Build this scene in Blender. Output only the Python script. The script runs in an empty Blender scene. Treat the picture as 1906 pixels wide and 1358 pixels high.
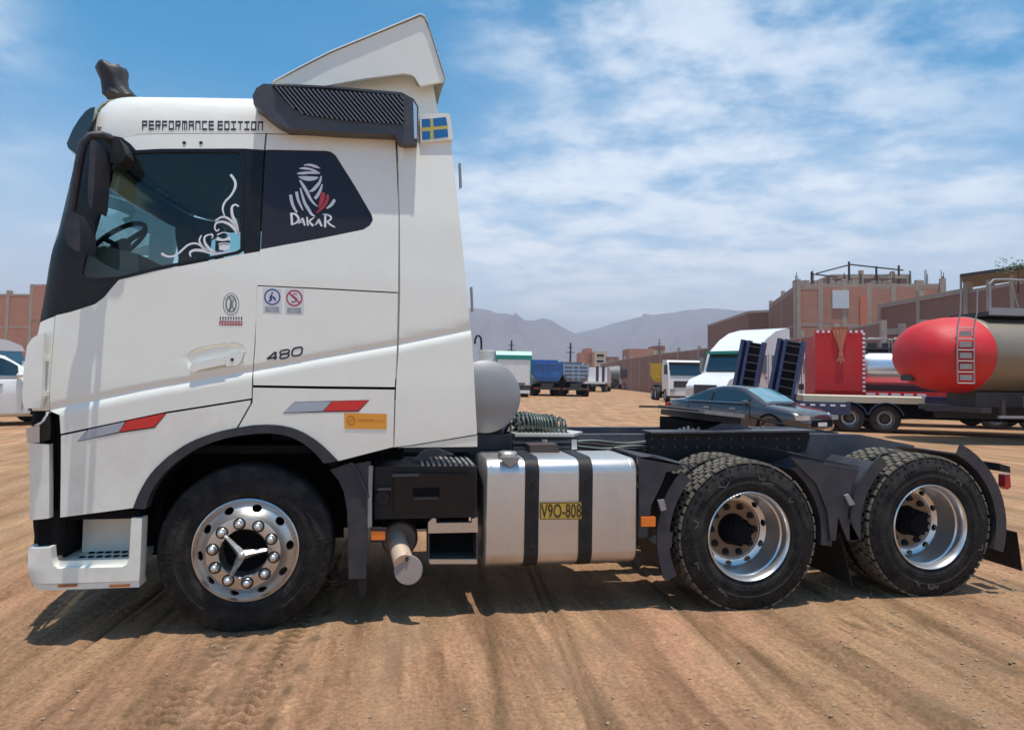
import bpy, bmesh, math, random
import numpy as np
from mathutils import Vector, Matrix
random.seed(7)
R = math.radians
sc = bpy.context.scene
COL = sc.collection

# ------------------------------------------------------------------ camera
FPX, PCX, PCY = 1250.0, 953.0, 646.4          # focal length and principal point in photo pixels (1906 wide)
YAW, PITCH, ROLL = R(10.5), R(2.5), R(1.0)
CAM = Vector((0.866, -4.398, 1.59))
FW = Vector((math.sin(YAW)*math.cos(PITCH), math.cos(YAW)*math.cos(PITCH), math.sin(PITCH)))
_r0 = Vector((math.cos(YAW), -math.sin(YAW), 0)); _u0 = _r0.cross(FW)
RT = _r0*math.cos(ROLL) + _u0*math.sin(ROLL)
UP = _u0*math.cos(ROLL) - _r0*math.sin(ROLL)
cd = bpy.data.cameras.new('camera'); cam = bpy.data.objects.new('camera', cd); COL.objects.link(cam)
cam.matrix_world = Matrix(((RT.x, UP.x, -FW.x, CAM.x), (RT.y, UP.y, -FW.y, CAM.y), (RT.z, UP.z, -FW.z, CAM.z), (0, 0, 0, 1)))
cd.sensor_width = 36; cd.sensor_fit = 'HORIZONTAL'; cd.lens = 36*FPX/1906
cd.shift_y = (PCY-679)/1906; cd.clip_start = 0.05; cd.clip_end = 30000
sc.camera = cam

# ------------------------------------------------------------------ sky
SUN_EL, SUN_AZ = 83.0, 172.0                   # almost straight overhead (degrees from +Y towards +X)
w = bpy.data.worlds.new('World'); sc.world = w; w.use_nodes = True
nt = w.node_tree; nt.nodes.clear()
def N(t, **k):
    n = nt.nodes.new(t)
    for a, b in k.items(): setattr(n, a, b)
    return n
L = lambda a, b: nt.links.new(a, b)
out = N('ShaderNodeOutputWorld'); bg = N('ShaderNodeBackground'); bg.inputs[1].default_value = 0.14
sky = N('ShaderNodeTexSky', sky_type='NISHITA'); sky.sun_disc = False
sky.sun_elevation = R(SUN_EL); sky.sun_rotation = R(SUN_AZ); sky.air_density = 1.0; sky.dust_density = 0.6; sky.ozone_density = 3.0
tc = N('ShaderNodeTexCoord'); sep = N('ShaderNodeSeparateXYZ'); L(tc.outputs['Generated'], sep.inputs[0])
def M(op, a, b=None, c=None):
    n = N('ShaderNodeMath', operation=op)
    for i, v in enumerate((a, b, c)):
        if v is None: continue
        if isinstance(v, (int, float)): n.inputs[i].default_value = v
        else: L(v, n.inputs[i])
    return n.outputs[0]
zz = M('ADD', M('MAXIMUM', sep.outputs[2], 0.0), 0.16)
cx = M('DIVIDE', sep.outputs[0], zz); cy = M('DIVIDE', sep.outputs[1], zz)
cmb = N('ShaderNodeCombineXYZ'); L(cx, cmb.inputs[0]); L(cy, cmb.inputs[1])
def noise(vec, scale, detail, rough, loc=(0, 0, 0), rot=0, scl=(1, 1, 1), dist=0.0):
    mp = N('ShaderNodeMapping'); mp.inputs['Location'].default_value = loc
    mp.inputs['Rotation'].default_value = (0, 0, rot); mp.inputs['Scale'].default_value = scl
    L(vec, mp.inputs[0]); n = N('ShaderNodeTexNoise'); n.inputs['Scale'].default_value = scale
    n.inputs['Detail'].default_value = detail; n.inputs['Roughness'].default_value = rough; n.inputs['Distortion'].default_value = dist
    L(mp.outputs[0], n.inputs['Vector']); return n.outputs[0]
def ramp(v, a, b):
    n = N('ShaderNodeMapRange', interpolation_type='SMOOTHSTEP'); n.inputs[1].default_value = a; n.inputs[2].default_value = b
    L(v, n.inputs[0]); return n.outputs[0]
SKY_OFF = (2.25, 5.15, 0.0)
big = noise(cmb.outputs[0], 0.42, 2, 0.5, SKY_OFF)
puff = noise(cmb.outputs[0], 3.0, 9, 0.60, (1.3, 4.2, 0), 0.5, (1, 1.1, 1), 0.05)
veil = noise(cmb.outputs[0], 0.9, 8, 0.6, (7.3, 2.2, 0), 0.9, (0.55, 1.7, 1), 0.4)
cov = ramp(big, 0.425, 0.58)
cl = M('MULTIPLY', ramp(M('ADD', puff, M('MULTIPLY', cov, 0.16)), 0.48, 0.80), cov)
vl = M('MULTIPLY', ramp(veil, 0.36, 0.72), M('MULTIPLY', cov, 0.8))
mask = M('MINIMUM', M('ADD', M('MULTIPLY', cl, 0.68), M('MULTIPLY', vl, 0.38)), 0.85)
hz = ramp(sep.outputs[2], 0.42, 0.0)
mixc = N('ShaderNodeMix', data_type='RGBA'); mixc.inputs[7].default_value = (5.2, 5.5, 5.8, 1)
hsv = N('ShaderNodeHueSaturation'); hsv.inputs['Hue'].default_value = 0.480; hsv.inputs['Saturation'].default_value = 1.68; hsv.inputs['Value'].default_value = 0.76
L(sky.outputs[0], hsv.inputs['Color'])
hm = N('ShaderNodeMix', data_type='RGBA'); hm.inputs[7].default_value = (4.3, 4.45, 5.0, 1)     # dusty air low over the horizon, all round
L(M('MULTIPLY', hz, 0.85), hm.inputs[0]); L(hsv.outputs[0], hm.inputs[6])
L(mask, mixc.inputs[0]); L(hm.outputs[2], mixc.inputs[6])
L(mixc.outputs[2], bg.inputs[0]); L(bg.outputs[0], out.inputs[0])

# ------------------------------------------------------------------ sun, exposure
sl = bpy.data.lights.new('sun', 'SUN'); sl.energy = 3.0; sl.angle = R(0.5); sl.color = (1.0, 0.95, 0.88)
so = bpy.data.objects.new('sun', sl); COL.objects.link(so)
sd = Vector((math.cos(R(SUN_EL))*math.sin(R(SUN_AZ)), math.cos(R(SUN_EL))*math.cos(R(SUN_AZ)), math.sin(R(SUN_EL))))
so.rotation_euler = sd.to_track_quat('Z', 'Y').to_euler(); so.location = (0, 0, 30)
vs = sc.view_settings; vs.view_transform = 'Standard'; vs.look = 'None'; vs.gamma = 1; vs.exposure = 0.58; vs.use_curve_mapping = False
sc.cycles.max_bounces = 8; sc.cycles.transparent_max_bounces = 12; sc.cycles.volume_bounces = 0

# ------------------------------------------------------------------ measuring helpers
def P(px, py, Y=0.0):
    """point of the upright plane at distance Y behind the truck's near side that the photo shows at px,py -> (X, Z)"""
    d = RT*((px-PCX)/FPX) - UP*((py-PCY)/FPX) + FW
    t = (Y-CAM.y)/d.y
    p = CAM + d*t
    return p.x, p.z
def PV(px, py, Y=0.0):
    x, z = P(px, py, Y); return Vector((x, Y, z))
def G(px, depth, z=0.0):
    """ground point in photo column px at the given distance along the view axis"""
    d = RT*((px-PCX)/FPX) + FW
    d = Vector((d.x, d.y, 0)); f2 = Vector((FW.x, FW.y, 0))
    return Vector((CAM.x, CAM.y, 0)) + d*depth + Vector((0, 0, z))
def HZ(px): return 701 + 0.01746*(px-953)
def ZH(px, py, depth): return CAM.z + (HZ(px)-py)*depth/FPX

# ------------------------------------------------------------------ materials
MATS = {}
def pm(name, col, rough=0.5, metal=0.0, var=0.08, vscale=4.0, bump=0.0, bscale=80.0, coat=0.0, dirt=None, stretch=(1, 1, 1), spec=0.5, alpha=None):
    m = bpy.data.materials.new(name); m.use_nodes = True; t = m.node_tree; n = t.nodes; b = n['Principled BSDF']
    b.inputs['Roughness'].default_value = rough; b.inputs['Metallic'].default_value = metal
    b.inputs['Coat Weight'].default_value = coat; b.inputs['Specular IOR Level'].default_value = spec
    b.inputs['Coat Roughness'].default_value = 0.08
    tcx = n.new('ShaderNodeTexCoord'); mp = n.new('ShaderNodeMapping'); mp.inputs['Scale'].default_value = stretch
    t.links.new(tcx.outputs['Object'], mp.inputs[0])
    nz = n.new('ShaderNodeTexNoise'); nz.inputs['Scale'].default_value = vscale; nz.inputs['Detail'].default_value = 6
    nz.inputs['Roughness'].default_value = 0.6
    t.links.new(mp.outputs[0], nz.inputs['Vector'])
    mx = n.new('ShaderNodeMix'); mx.data_type = 'RGBA'
    mx.inputs[6].default_value = tuple(c*(1-var) for c in col)+(1,); mx.inputs[7].default_value = tuple(min(1, c*(1+var)) for c in col)+(1,)
    t.links.new(nz.outputs[0], mx.inputs[0]); last = mx.outputs[2]
    if dirt:
        dcol, amt, dsc = dirt
        n2 = n.new('ShaderNodeTexNoise'); n2.inputs['Scale'].default_value = dsc; n2.inputs['Detail'].default_value = 8; n2.inputs['Roughness'].default_value = 0.7
        t.links.new(mp.outputs[0], n2.inputs['Vector'])
        mr = n.new('ShaderNodeMapRange'); mr.inputs[1].default_value = 0.42; mr.inputs[2].default_value = 0.72; mr.inputs[4].default_value = amt
        t.links.new(n2.outputs[0], mr.inputs[0])
        m2 = n.new('ShaderNodeMix'); m2.data_type = 'RGBA'; m2.inputs[7].default_value = tuple(dcol)+(1,)
        t.links.new(mr.outputs[0], m2.inputs[0]); t.links.new(last, m2.inputs[6]); last = m2.outputs[2]
        ma = n.new('ShaderNodeMath'); ma.operation = 'MULTIPLY_ADD'; ma.inputs[1].default_value = 0.45; ma.inputs[2].default_value = rough
        ma.use_clamp = True
        t.links.new(mr.outputs[0], ma.inputs[0]); t.links.new(ma.outputs[0], b.inputs['Roughness'])
    t.links.new(last, b.inputs['Base Color'])
    if bump:
        n3 = n.new('ShaderNodeTexNoise'); n3.inputs['Scale'].default_value = bscale; n3.inputs['Detail'].default_value = 5
        t.links.new(mp.outputs[0], n3.inputs['Vector'])
        bp = n.new('ShaderNodeBump'); bp.inputs['Strength'].default_value = bump; bp.inputs['Distance'].default_value = 0.01
        t.links.new(n3.outputs[0], bp.inputs['Height']); t.links.new(bp.outputs[0], b.inputs['Normal'])
    MATS[name] = m; return m
def glass(name, tint, refl=1.0, rough=0.02):
    m = bpy.data.materials.new(name); m.use_nodes = True; t = m.node_tree; n = t.nodes; n.clear()
    o = n.new('ShaderNodeOutputMaterial'); tr = n.new('ShaderNodeBsdfTransparent'); tr.inputs[0].default_value = tuple(tint)+(1,)
    gl = n.new('ShaderNodeBsdfGlossy'); gl.inputs['Roughness'].default_value = rough
    fr = n.new('ShaderNodeFresnel'); fr.inputs[0].default_value = 1.45
    mu = n.new('ShaderNodeMath'); mu.operation = 'MULTIPLY'; mu.inputs[1].default_value = refl; mu.use_clamp = True
    mx = n.new('ShaderNodeMixShader'); t.links.new(fr.outputs[0], mu.inputs[0]); t.links.new(mu.outputs[0], mx.inputs[0])
    t.links.new(tr.outputs[0], mx.inputs[1]); t.links.new(gl.outputs[0], mx.inputs[2]); t.links.new(mx.outputs[0], o.inputs[0])
    MATS[name] = m; return m
DUST = (0.30, 0.215, 0.14)
pm('white', (0.90, 0.895, 0.80), 0.30, var=0.02, vscale=1.5, coat=0.5, dirt=((0.62, 0.55, 0.45), 0.16, 3))
pm('white_low', (0.90, 0.89, 0.79), 0.34, var=0.03, vscale=2, coat=0.35, dirt=((0.55, 0.46, 0.35), 0.30, 5))
pm('black_trim', (0.009, 0.009, 0.011), 0.3, var=0.2, spec=0.3, dirt=((0.10, 0.085, 0.07), 0.10, 5))
pm('black', (0.012, 0.012, 0.014), 0.5, var=0.25, spec=0.3, dirt=((0.08, 0.065, 0.05), 0.3, 6))
pm('pitch', (0.007, 0.007, 0.008), 0.8, var=0.3, spec=0.1)
pm('plastic', (0.030, 0.032, 0.042), 0.5, var=0.15, bump=0.15, bscale=200, spec=0.4, dirt=((0.16, 0.135, 0.105), 0.32, 5))
pm('louvre', (0.048, 0.054, 0.068), 0.42, var=0.1, dirt=((0.22, 0.20, 0.17), 0.2, 6))
pm('rubber', (0.013, 0.0125, 0.013), 0.7, var=0.3, vscale=9, bump=0.3, bscale=70, spec=0.2, dirt=((0.11, 0.098, 0.082), 0.42, 7))
pm('louvre_slat', (0.15, 0.16, 0.18), 0.4, 0.3, var=0.1)
pm('tread', (0.105, 0.09, 0.07), 0.9, var=0.25, vscale=12, bump=0.4, bscale=90, dirt=((0.26, 0.22, 0.16), 0.55, 14))
pm('alu', (0.60, 0.585, 0.56), 0.30, 0.88, var=0.06, dirt=((0.38, 0.32, 0.25), 0.22, 8))
pm('alu_bright', (0.72, 0.72, 0.71), 0.30, 0.85, var=0.06, dirt=((0.42, 0.37, 0.30), 0.18, 7))
pm('alu_tank', (0.62, 0.615, 0.60), 0.36, 0.85, var=0.05, vscale=3, bump=0.03, bscale=30, stretch=(1, 1, 0.2), dirt=((0.40, 0.34, 0.28), 0.30, 3.5))
pm('galv', (0.31, 0.31, 0.32), 0.5, 0.45, var=0.12, vscale=3, dirt=((0.36, 0.30, 0.24), 0.30, 4))
pm('rust_hub', (0.30, 0.19, 0.115), 0.75, 0.2, var=0.3, vscale=20)
pm('frame', (0.065, 0.070, 0.090), 0.5, 0.2, var=0.15, dirt=((0.25, 0.20, 0.15), 0.35, 5))
pm('steel', (0.33, 0.33, 0.33), 0.4, 0.8, var=0.2, vscale=9, dirt=((0.15, 0.12, 0.09), 0.4, 10))
pm('amber_dull', (0.42, 0.13, 0.035), 0.4, var=0.2)
pm('chalk', (0.17, 0.165, 0.155), 0.9, var=0.4, vscale=40)
pm('orange', (0.85, 0.20, 0.02), 0.3, var=0.1, coat=0.5)
pm('sticker_orange', (0.85, 0.36, 0.04), 0.45, var=0.03)
pm('sticker_orange_ink', (0.55, 0.16, 0.02), 0.45, var=0.03)
pm('red', (0.70, 0.025, 0.025), 0.35, var=0.05, coat=0.4)
pm('red_tail', (0.45, 0.012, 0.015), 0.25, var=0.1, coat=0.6)
pm('silver_tape', (0.42, 0.50, 0.58), 0.25, 0.3, var=0.05)
pm('ink', (0.03, 0.03, 0.035), 0.4, var=0.1)
pm('ink_grey', (0.16, 0.18, 0.19), 0.45, var=0.15)
pm('ink_red', (0.45, 0.04, 0.06), 0.45, var=0.1)
pm('ink_blue', (0.04, 0.07, 0.30), 0.45, var=0.1)
pm('vinyl_white', (0.78, 0.78, 0.80), 0.4, var=0.03)
pm('vinyl_red', (0.62, 0.06, 0.07), 0.4, var=0.05)
pm('paper', (0.70, 0.70, 0.70), 0.5, var=0.05)
pm('flag_blue', (0.012, 0.16, 0.42), 0.4, var=0.05)
pm('flag_yellow', (0.62, 0.55, 0.12), 0.4, var=0.05)
pm('plate_yellow', (0.56, 0.36, 0.06), 0.45, var=0.06, vscale=12)
pm('plate_ink', (0.06, 0.035, 0.012), 0.5, var=0.1)
pm('pipe', (0.60, 0.46, 0.34), 0.55, 0.2, var=0.12, vscale=12)
pm('pipe_cap', (0.33, 0.27, 0.24), 0.6, 0.3, var=0.2, vscale=14)
pm('muffler', (0.15, 0.125, 0.11), 0.6, 0.4, var=0.25, vscale=8)
pm('brown_box', (0.07, 0.045, 0.038), 0.6, var=0.2)
pm('cloth', (0.020, 0.019, 0.020), 0.55, var=0.4, vscale=10, bump=0.5, bscale=25)
pm('inside', (0.22, 0.21, 0.20), 0.8, var=0.15)
pm('seat', (0.045, 0.042, 0.05), 0.85, var=0.2, vscale=15)
pm('coil', (0.10, 0.125, 0.11), 0.45, var=0.4, vscale=30)
pm('deck', (0.60, 0.58, 0.53), 0.45, 0.4, var=0.12, vscale=12)
pm('lens', (0.55, 0.58, 0.60), 0.08, 0.4, var=0.1, coat=1.0)
pm('window_vinyl', (0.022, 0.020, 0.028), 0.28, var=0.1, spec=0.35)
glass('cab_glass', (0.60, 0.83, 0.83), 1.5)
glass('shield', (0.66, 0.86, 0.86), 0.8)
glass('visor', (0.02, 0.06, 0.09), 1.2, 0.06)

# ------------------------------------------------------------------ mesh helpers
def link(o, parent=None):
    COL.objects.link(o)
    if parent is not None: o.parent = parent
    return o
def fin(bm, name, mat, parent=None, smooth=35, bev=0.0, seg=2, loc=None, rot=None, tag=None):
    if bev:
        ed = [e for e in bm.edges if len(e.link_faces) == 2 and e.calc_face_angle(0) > 0.45]
        if ed: bmesh.ops.bevel(bm, geom=ed, offset=bev, segments=seg, affect='EDGES', profile=0.5, clamp_overlap=True)
    bmesh.ops.recalc_face_normals(bm, faces=bm.faces)
    me = bpy.data.meshes.new(name); bm.to_mesh(me); bm.free()
    return mesh(me, name, mat, parent, smooth, loc, rot)
def mesh(me, name, mat, parent=None, smooth=35, loc=None, rot=None):
    if smooth:
        me.polygons.foreach_set('use_smooth', [True]*len(me.polygons)); me.set_sharp_from_angle(angle=R(smooth))
    me.materials.append(MATS[mat] if isinstance(mat, str) else mat)
    o = bpy.data.objects.new(name, me)
    if loc is not None: o.location = loc
    if rot is not None: o.rotation_euler = rot
    return link(o, parent)
def empty(name, loc=(0, 0, 0), rz=0.0, parent=None):
    o = bpy.data.objects.new(name, None); o.location = loc; o.rotation_euler = (0, 0, rz); o.empty_display_size = 0.2
    return link(o, parent)
def tag(o, label, cat, group=None, kind=None):
    if label: o['label'] = label
    if cat: o['category'] = cat
    if group: o['group'] = group
    if kind: o['kind'] = kind
    return o
def struct(o): o['kind'] = 'structure'; return o
def copy_tree(o, parent=None):
    c = o.copy(); COL.objects.link(c); c.parent = parent
    for ch in list(o.children): copy_tree(ch, c)
    return c
def nb(): return bmesh.new()
def box(bm, x0, x1, y0, y1, z0, z1, mtx=None):
    v = [bm.verts.new((x, y, z)) for x in (x0, x1) for y in (y0, y1) for z in (z0, z1)]
    if mtx is not None:
        for q in v: q.co = mtx @ q.co
    for f in ((0, 1, 3, 2), (4, 6, 7, 5), (0, 4, 5, 1), (2, 3, 7, 6), (0, 2, 6, 4), (1, 5, 7, 3)): bm.faces.new([v[i] for i in f])
    return v
def tube(bm, pts, r, n=10, cap=True):
    """sweep a circle along pts; r a number or a list"""
    pts = [Vector(p) for p in pts]; rs = r if isinstance(r, (list, tuple)) else [r]*len(pts); rings = []
    t0 = (pts[1]-pts[0]).normalized(); a = t0.orthogonal().normalized()
    for i, p in enumerate(pts):
        t = (pts[min(i+1, len(pts)-1)]-pts[max(i-1, 0)]).normalized()
        a = (a - t*a.dot(t)).normalized(); b = t.cross(a)
        rings.append([bm.verts.new(p + (a*math.cos(2*math.pi*k/n) + b*math.sin(2*math.pi*k/n))*rs[i]) for k in range(n)])
    for i in range(len(rings)-1):
        for k in range(n): bm.faces.new((rings[i][k], rings[i][(k+1) % n], rings[i+1][(k+1) % n], rings[i+1][k]))
    if cap: bm.faces.new(rings[0][::-1]); bm.faces.new(rings[-1])
def lathe(bm, prof, n=48, closed=False, axis='Y', ctr=(0, 0, 0), a0=0.0, a1=2*math.pi, cap=True):
    """revolve (radius, along) about the axis"""
    full = abs(a1-a0-2*math.pi) < 1e-6; m = n if full else n+1; c = Vector(ctr); rings = []
    for k in range(m):
        a = a0+(a1-a0)*k/n; ca, sa = math.cos(a), math.sin(a); ring = []
        for r, y in prof:
            q = {'Y': (r*ca, y, r*sa), 'X': (y, r*ca, r*sa), 'Z': (r*ca, r*sa, y)}[axis]
            ring.append(bm.verts.new(c+Vector(q)))
        rings.append(ring)
    pn = len(prof)
    for k in range(n):
        A, B_ = rings[k], rings[(k+1) % m]
        for i in range(pn if closed else pn-1):
            j = (i+1) % pn; bm.faces.new((A[i], A[j], B_[j], B_[i]))
    if cap and not closed and full:
        for i in (0, pn-1):
            if prof[i][0] > 1e-4: bm.faces.new([r_[i] for r_ in rings])
    bmesh.ops.remove_doubles(bm, verts=bm.verts, dist=1e-5)
def prism(bm, pts, y0, y1, axis='Y'):
    """polygon of (a,b) extruded: axis Y -> (x,z); axis X -> (y,z); axis Z -> (x,y)"""
    def mk(p, t): return {'Y': (p[0], t, p[1]), 'X': (t, p[0], p[1]), 'Z': (p[0], p[1], t)}[axis]
    A = [bm.verts.new(mk(p, y0)) for p in pts]; B_ = [bm.verts.new(mk(p, y1)) for p in pts]
    bm.faces.new(A); bm.faces.new(B_[::-1]); n = len(pts)
    for i in range(n): bm.faces.new((A[i], B_[i], B_[(i+1) % n], A[(i+1) % n]))
def pprism(bm, pts, y0, y1): prism(bm, [P(x, y, y0) for x, y in pts], y0, y1)
def catmull(pts, k=6):
    out = []; n = len(pts)
    for i in range(n-1):
        p0, p1, p2, p3 = [np.array(pts[max(0, min(n-1, j))], float) for j in (i-1, i, i+1, i+2)]
        for s in range(k):
            t = s/k; out.append(0.5*((2*p1)+(-p0+p2)*t+(2*p0-5*p1+4*p2-p3)*t*t+(-p0+3*p1-3*p2+p3)*t**3))
    out.append(np.array(pts[-1], float)); return out
def roundrect(w_, h_, r, n=5, cx=0, cy=0):
    o = []
    for sx, sy, a in ((1, 1, 0), (-1, 1, 90), (-1, -1, 180), (1, -1, 270)):
        for k in range(n+1):
            t = R(a+90*k/n); o.append((cx+sx*(w_/2-r)+r*math.cos(t), cy+sy*(h_/2-r)+r*math.sin(t)))
    return o
def boolean_cut(me, cutter_bm):
    """cut holes: returns a new mesh"""
    a = bpy.data.objects.new('t', me); cm = bpy.data.meshes.new('c'); cutter_bm.to_mesh(cm); cutter_bm.free(); b = bpy.data.objects.new('c', cm)
    COL.objects.link(a); COL.objects.link(b)
    md = a.modifiers.new('b', 'BOOLEAN'); md.object = b; md.operation = 'DIFFERENCE'; md.solver = 'EXACT'
    dg = bpy.context.evaluated_depsgraph_get(); ev = a.evaluated_get(dg); r_ = bpy.data.meshes.new_from_object(ev)
    bpy.data.objects.remove(a); bpy.data.objects.remove(b); return r_

# ------------------------------------------------------------------ the cab's side surface
def lerp_tab(t, xs, ys): return float(np.interp(t, xs, ys))
_sil = [(150, 235), (141, 291), (124, 365), (106, 439), (93, 475), (88, 515), (74, 600), (64, 640), (57, 700), (52, 760), (49, 800), (50, 830), (52, 967), (57, 1005), (49, 1049), (60, 1092)]
_st = sorted((P(x, y, 0.15)[1], P(x, y, 0.15)[0]) for x, y in _sil)
_sz = [a for a, b in _st]; _sx = [b-0.012 for a, b in _st]
def xf(Z): return lerp_tab(Z, _sz, _sx)
_cr = sorted(P(x, y, -0.03) for x, y in ((60, 770), (97, 759), (265, 724), (468, 689), (600, 664), (738, 640), (870, 613), (900, 606)))
_crx = [a for a, b in _cr]; _crz = [b for a, b in _cr]
def crease(X): return lerp_tab(X, _crx, _crz)
CR = 0.20
def corner(X, Z, sh=0.0):
    d = xf(Z)-sh+CR-X
    if d <= 0: return 0.0
    d = min(d, CR*0.985); return CR-math.sqrt(CR*CR-d*d)
def ss(t): t = max(0.0, min(1.0, t)); return t*t*(3-2*t)
def side(X, Z):
    y = lerp_tab(Z, (0.2, 1.5, 2.2, 2.6, 3.1, 3.6), (-0.005, -0.012, 0.0, 0.022, 0.075, 0.14))
    zc = crease(X)
    y += 0.009*math.exp(-((Z-zc)/0.020)**2)-0.008*ss((zc-Z)/0.06)*ss((Z-0.9)/0.4)
    return y
HX0, HZ0 = P(404, 668, 0.0)
def pocket(X, Z):
    u, v = X-HX0, Z-HZ0; c, s = math.cos(0.20), math.sin(0.20); u, v = u*c+v*s, -u*s+v*c
    e = (abs(u)/0.175)**3+(abs(v-0.012)/0.075)**3
    return 0.015*ss((1.0-e)/0.55)
def g_cab(X, Z): return side(X, Z)+corner(X, Z)
def g_door(X, Z): return g_cab(X, Z)+pocket(X, Z)
def S(px, py, g=g_cab, off=0.0):
    Y = 0.02
    if -0.0115 < off < 0: off *= 0.35          # print lies close on the paint
    for _ in range(24):
        X, Z = P(px, py, Y); Y = 0.6*Y+0.4*(g(X, Z)+off)
    X, Z = P(px, py, Y); return Vector((X, Y, Z))
def sheet(name, pts, mat, parent, g=g_cab, off=0.0, thick=0.03, cell=0.07, cuts=(), fine=None, smooth=30, world=False):
    """a pressed panel: outline in photo pixels laid on the surface Y=g(X,Z), with folded edges"""
    xz = pts if world else [(v.x, v.z) for v in (S(x, y, g, off) for x, y in pts)]
    bm = nb(); f = bm.faces.new([bm.verts.new((x, 0, z)) for x, z in xz])
    f.normal_update(); bmesh.ops.triangulate(bm, faces=[f], ngon_method='EAR_CLIP')
    xs = [p[0] for p in xz]; zs = [p[1] for p in xz]; lines = []
    def steps(a, b, s): n = max(1, int((b-a)/s)); return [a+(b-a)*k/n for k in range(1, n)]
    for x in steps(min(xs), max(xs), cell): lines.append(((x, 0, 0), (1, 0, 0)))
    for z in steps(min(zs), max(zs), cell): lines.append(((0, 0, z), (0, 0, 1)))
    xm = min(xf(z) for z in zs)
    if min(xs) < xm+CR+0.1 and g is not None:
        for x in steps(min(xs), xm+CR+0.08, 0.018): lines.append(((x, 0, 0), (1, 0, 0)))
    for (ax, az), (bx, bz) in cuts: lines.append(((ax, 0, az), (-(bz-az), 0, bx-ax)))
    if fine:
        x0, x1, z0, z1, s = fine
        for x in steps(x0, x1, s): lines.append(((x, 0, 0), (1, 0, 0)))
        for z in steps(z0, z1, s): lines.append(((0, 0, z), (0, 0, 1)))
    for co, no in lines:
        bmesh.ops.bisect_plane(bm, geom=bm.verts[:]+bm.edges[:]+bm.faces[:], plane_co=co, plane_no=Vector(no).normalized(), dist=1e-5)
    for v in bm.verts: v.co.y = g(v.co.x, v.co.z)+off
    bmesh.ops.recalc_face_normals(bm, faces=bm.faces)
    if thick:
        be = [e for e in bm.edges if len(e.link_faces) == 1]
        r_ = bmesh.ops.extrude_edge_only(bm, edges=be)
        for v in [q for q in r_['geom'] if isinstance(q, bmesh.types.BMVert)]: v.co.y += thick
    return fin(bm, name, mat, parent, smooth)
def decal(name, pts, mat, parent, g=g_cab, off=-0.004):
    bm = nb(); bm.faces.new([bm.verts.new(S(x, y, g, off)) for x, y in pts])
    bm.normal_update(); bmesh.ops.triangulate(bm, faces=bm.faces[:], ngon_method='EAR_CLIP'); return fin(bm, name, mat, parent, 0)
def ribbon(bm, pts, g, off, k=6):
    """brush stroke: (x, y, width) in pixels"""
    q = catmull(pts, k); n = len(q); a = []; 
    for i in range(n):
        t = q[min(i+1, n-1)][:2]-q[max(i-1, 0)][:2]; l = math.hypot(*t) or 1; nx, ny = -t[1]/l, t[0]/l; h = max(q[i][2], 0.1)/2
        a.append((bm.verts.new(S(q[i][0]+nx*h, q[i][1]+ny*h, g, off)), bm.verts.new(S(q[i][0]-nx*h, q[i][1]-ny*h, g, off))))
    for i in range(n-1): bm.faces.new((a[i][0], a[i+1][0], a[i+1][1], a[i][1]))
def bil(q, u, v):
    """u,v in 0..1 inside the pixel quad q = (top-left, top-right, bottom-right, bottom-left), v up"""
    t = [q[0][i]*(1-u)+q[1][i]*u for i in (0, 1)]; b = [q[3][i]*(1-u)+q[2][i]*u for i in (0, 1)]
    return t[0]*v+b[0]*(1-v), t[1]*v+b[1]*(1-v)
def text_px(name, s, quad, mat, parent, g, off, weight=0.0):
    cu = bpy.data.curves.new('txt', 'FONT'); cu.body = s; cu.offset = weight; o = bpy.data.objects.new('txt', cu); COL.objects.link(o)
    dg = bpy.context.evaluated_depsgraph_get(); me = bpy.data.meshes.new_from_object(o.evaluated_get(dg)); bpy.data.objects.remove(o)
    co = np.empty(len(me.vertices)*3); me.vertices.foreach_get('co', co); co = co.reshape(-1, 3)
    mn, mx_ = co.min(0), co.max(0)
    for v in me.vertices:
        u, w_ = (v.co.x-mn[0])/(mx_[0]-mn[0]), (v.co.y-mn[1])/(mx_[1]-mn[1]); v.co = S(*bil(quad, u, w_), g, off)
    me.materials.clear(); return mesh(me, name, mat, parent, 0)
def mirror(o, far=2.5):
    c = o.copy(); COL.objects.link(c); c.parent = o.parent; c.scale = (1, -1, 1); c.location = (o.location.x, far-o.location.y, o.location.z); return c

# ================================================================== THE TRUCK
T = tag(empty('tractor_truck'), 'large white three-axle tractor truck parked side-on filling the foreground', 'truck')
def cl_line(dy): # cut lines that follow the pressed crease, dy below it
    return [((_crx[i], _crz[i]-dy), (_crx[i+1], _crz[i+1]-dy)) for i in (2, 4)]
CUT = sum((cl_line(d) for d in (-0.036, -0.018, 0.0, 0.018, 0.036, 0.055, 0.075)), [])
# ---- door
x0, z0 = P(352, 700, 0); x1, z1 = P(460, 632, 0)
door = sheet('door', [(103.5, 587), (130, 581), (177, 566), (194, 553), (206, 538), (221, 521), (294, 503), (459, 472), (482.5, 468), (478, 560), (474, 640), (470.5, 690), (468, 741), (309, 766), (113, 807), (111, 772), (92.5, 764), (95, 686)],
             'white', T, g_door, cuts=CUT, fine=(x0-0.02, x1+0.02, z0-0.02, z1+0.02, 0.0065))
top_strip = sheet('door_frame_top', [(262, 250.5), (330, 249.5), (494, 249.5), (491, 279), (455, 276.5), (300, 277), (253, 279.5), (243, 268), (228, 257)], 'white', T)
for px in (343, 374):
    bm = nb(); v = S(px, 266, g_cab, -0.004); lathe(bm, [(0.0, -0.006), (0.010, -0.004), (0.011, 0.0)], 12, ctr=v); fin(bm, 'screw', 'ink', T)
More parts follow.
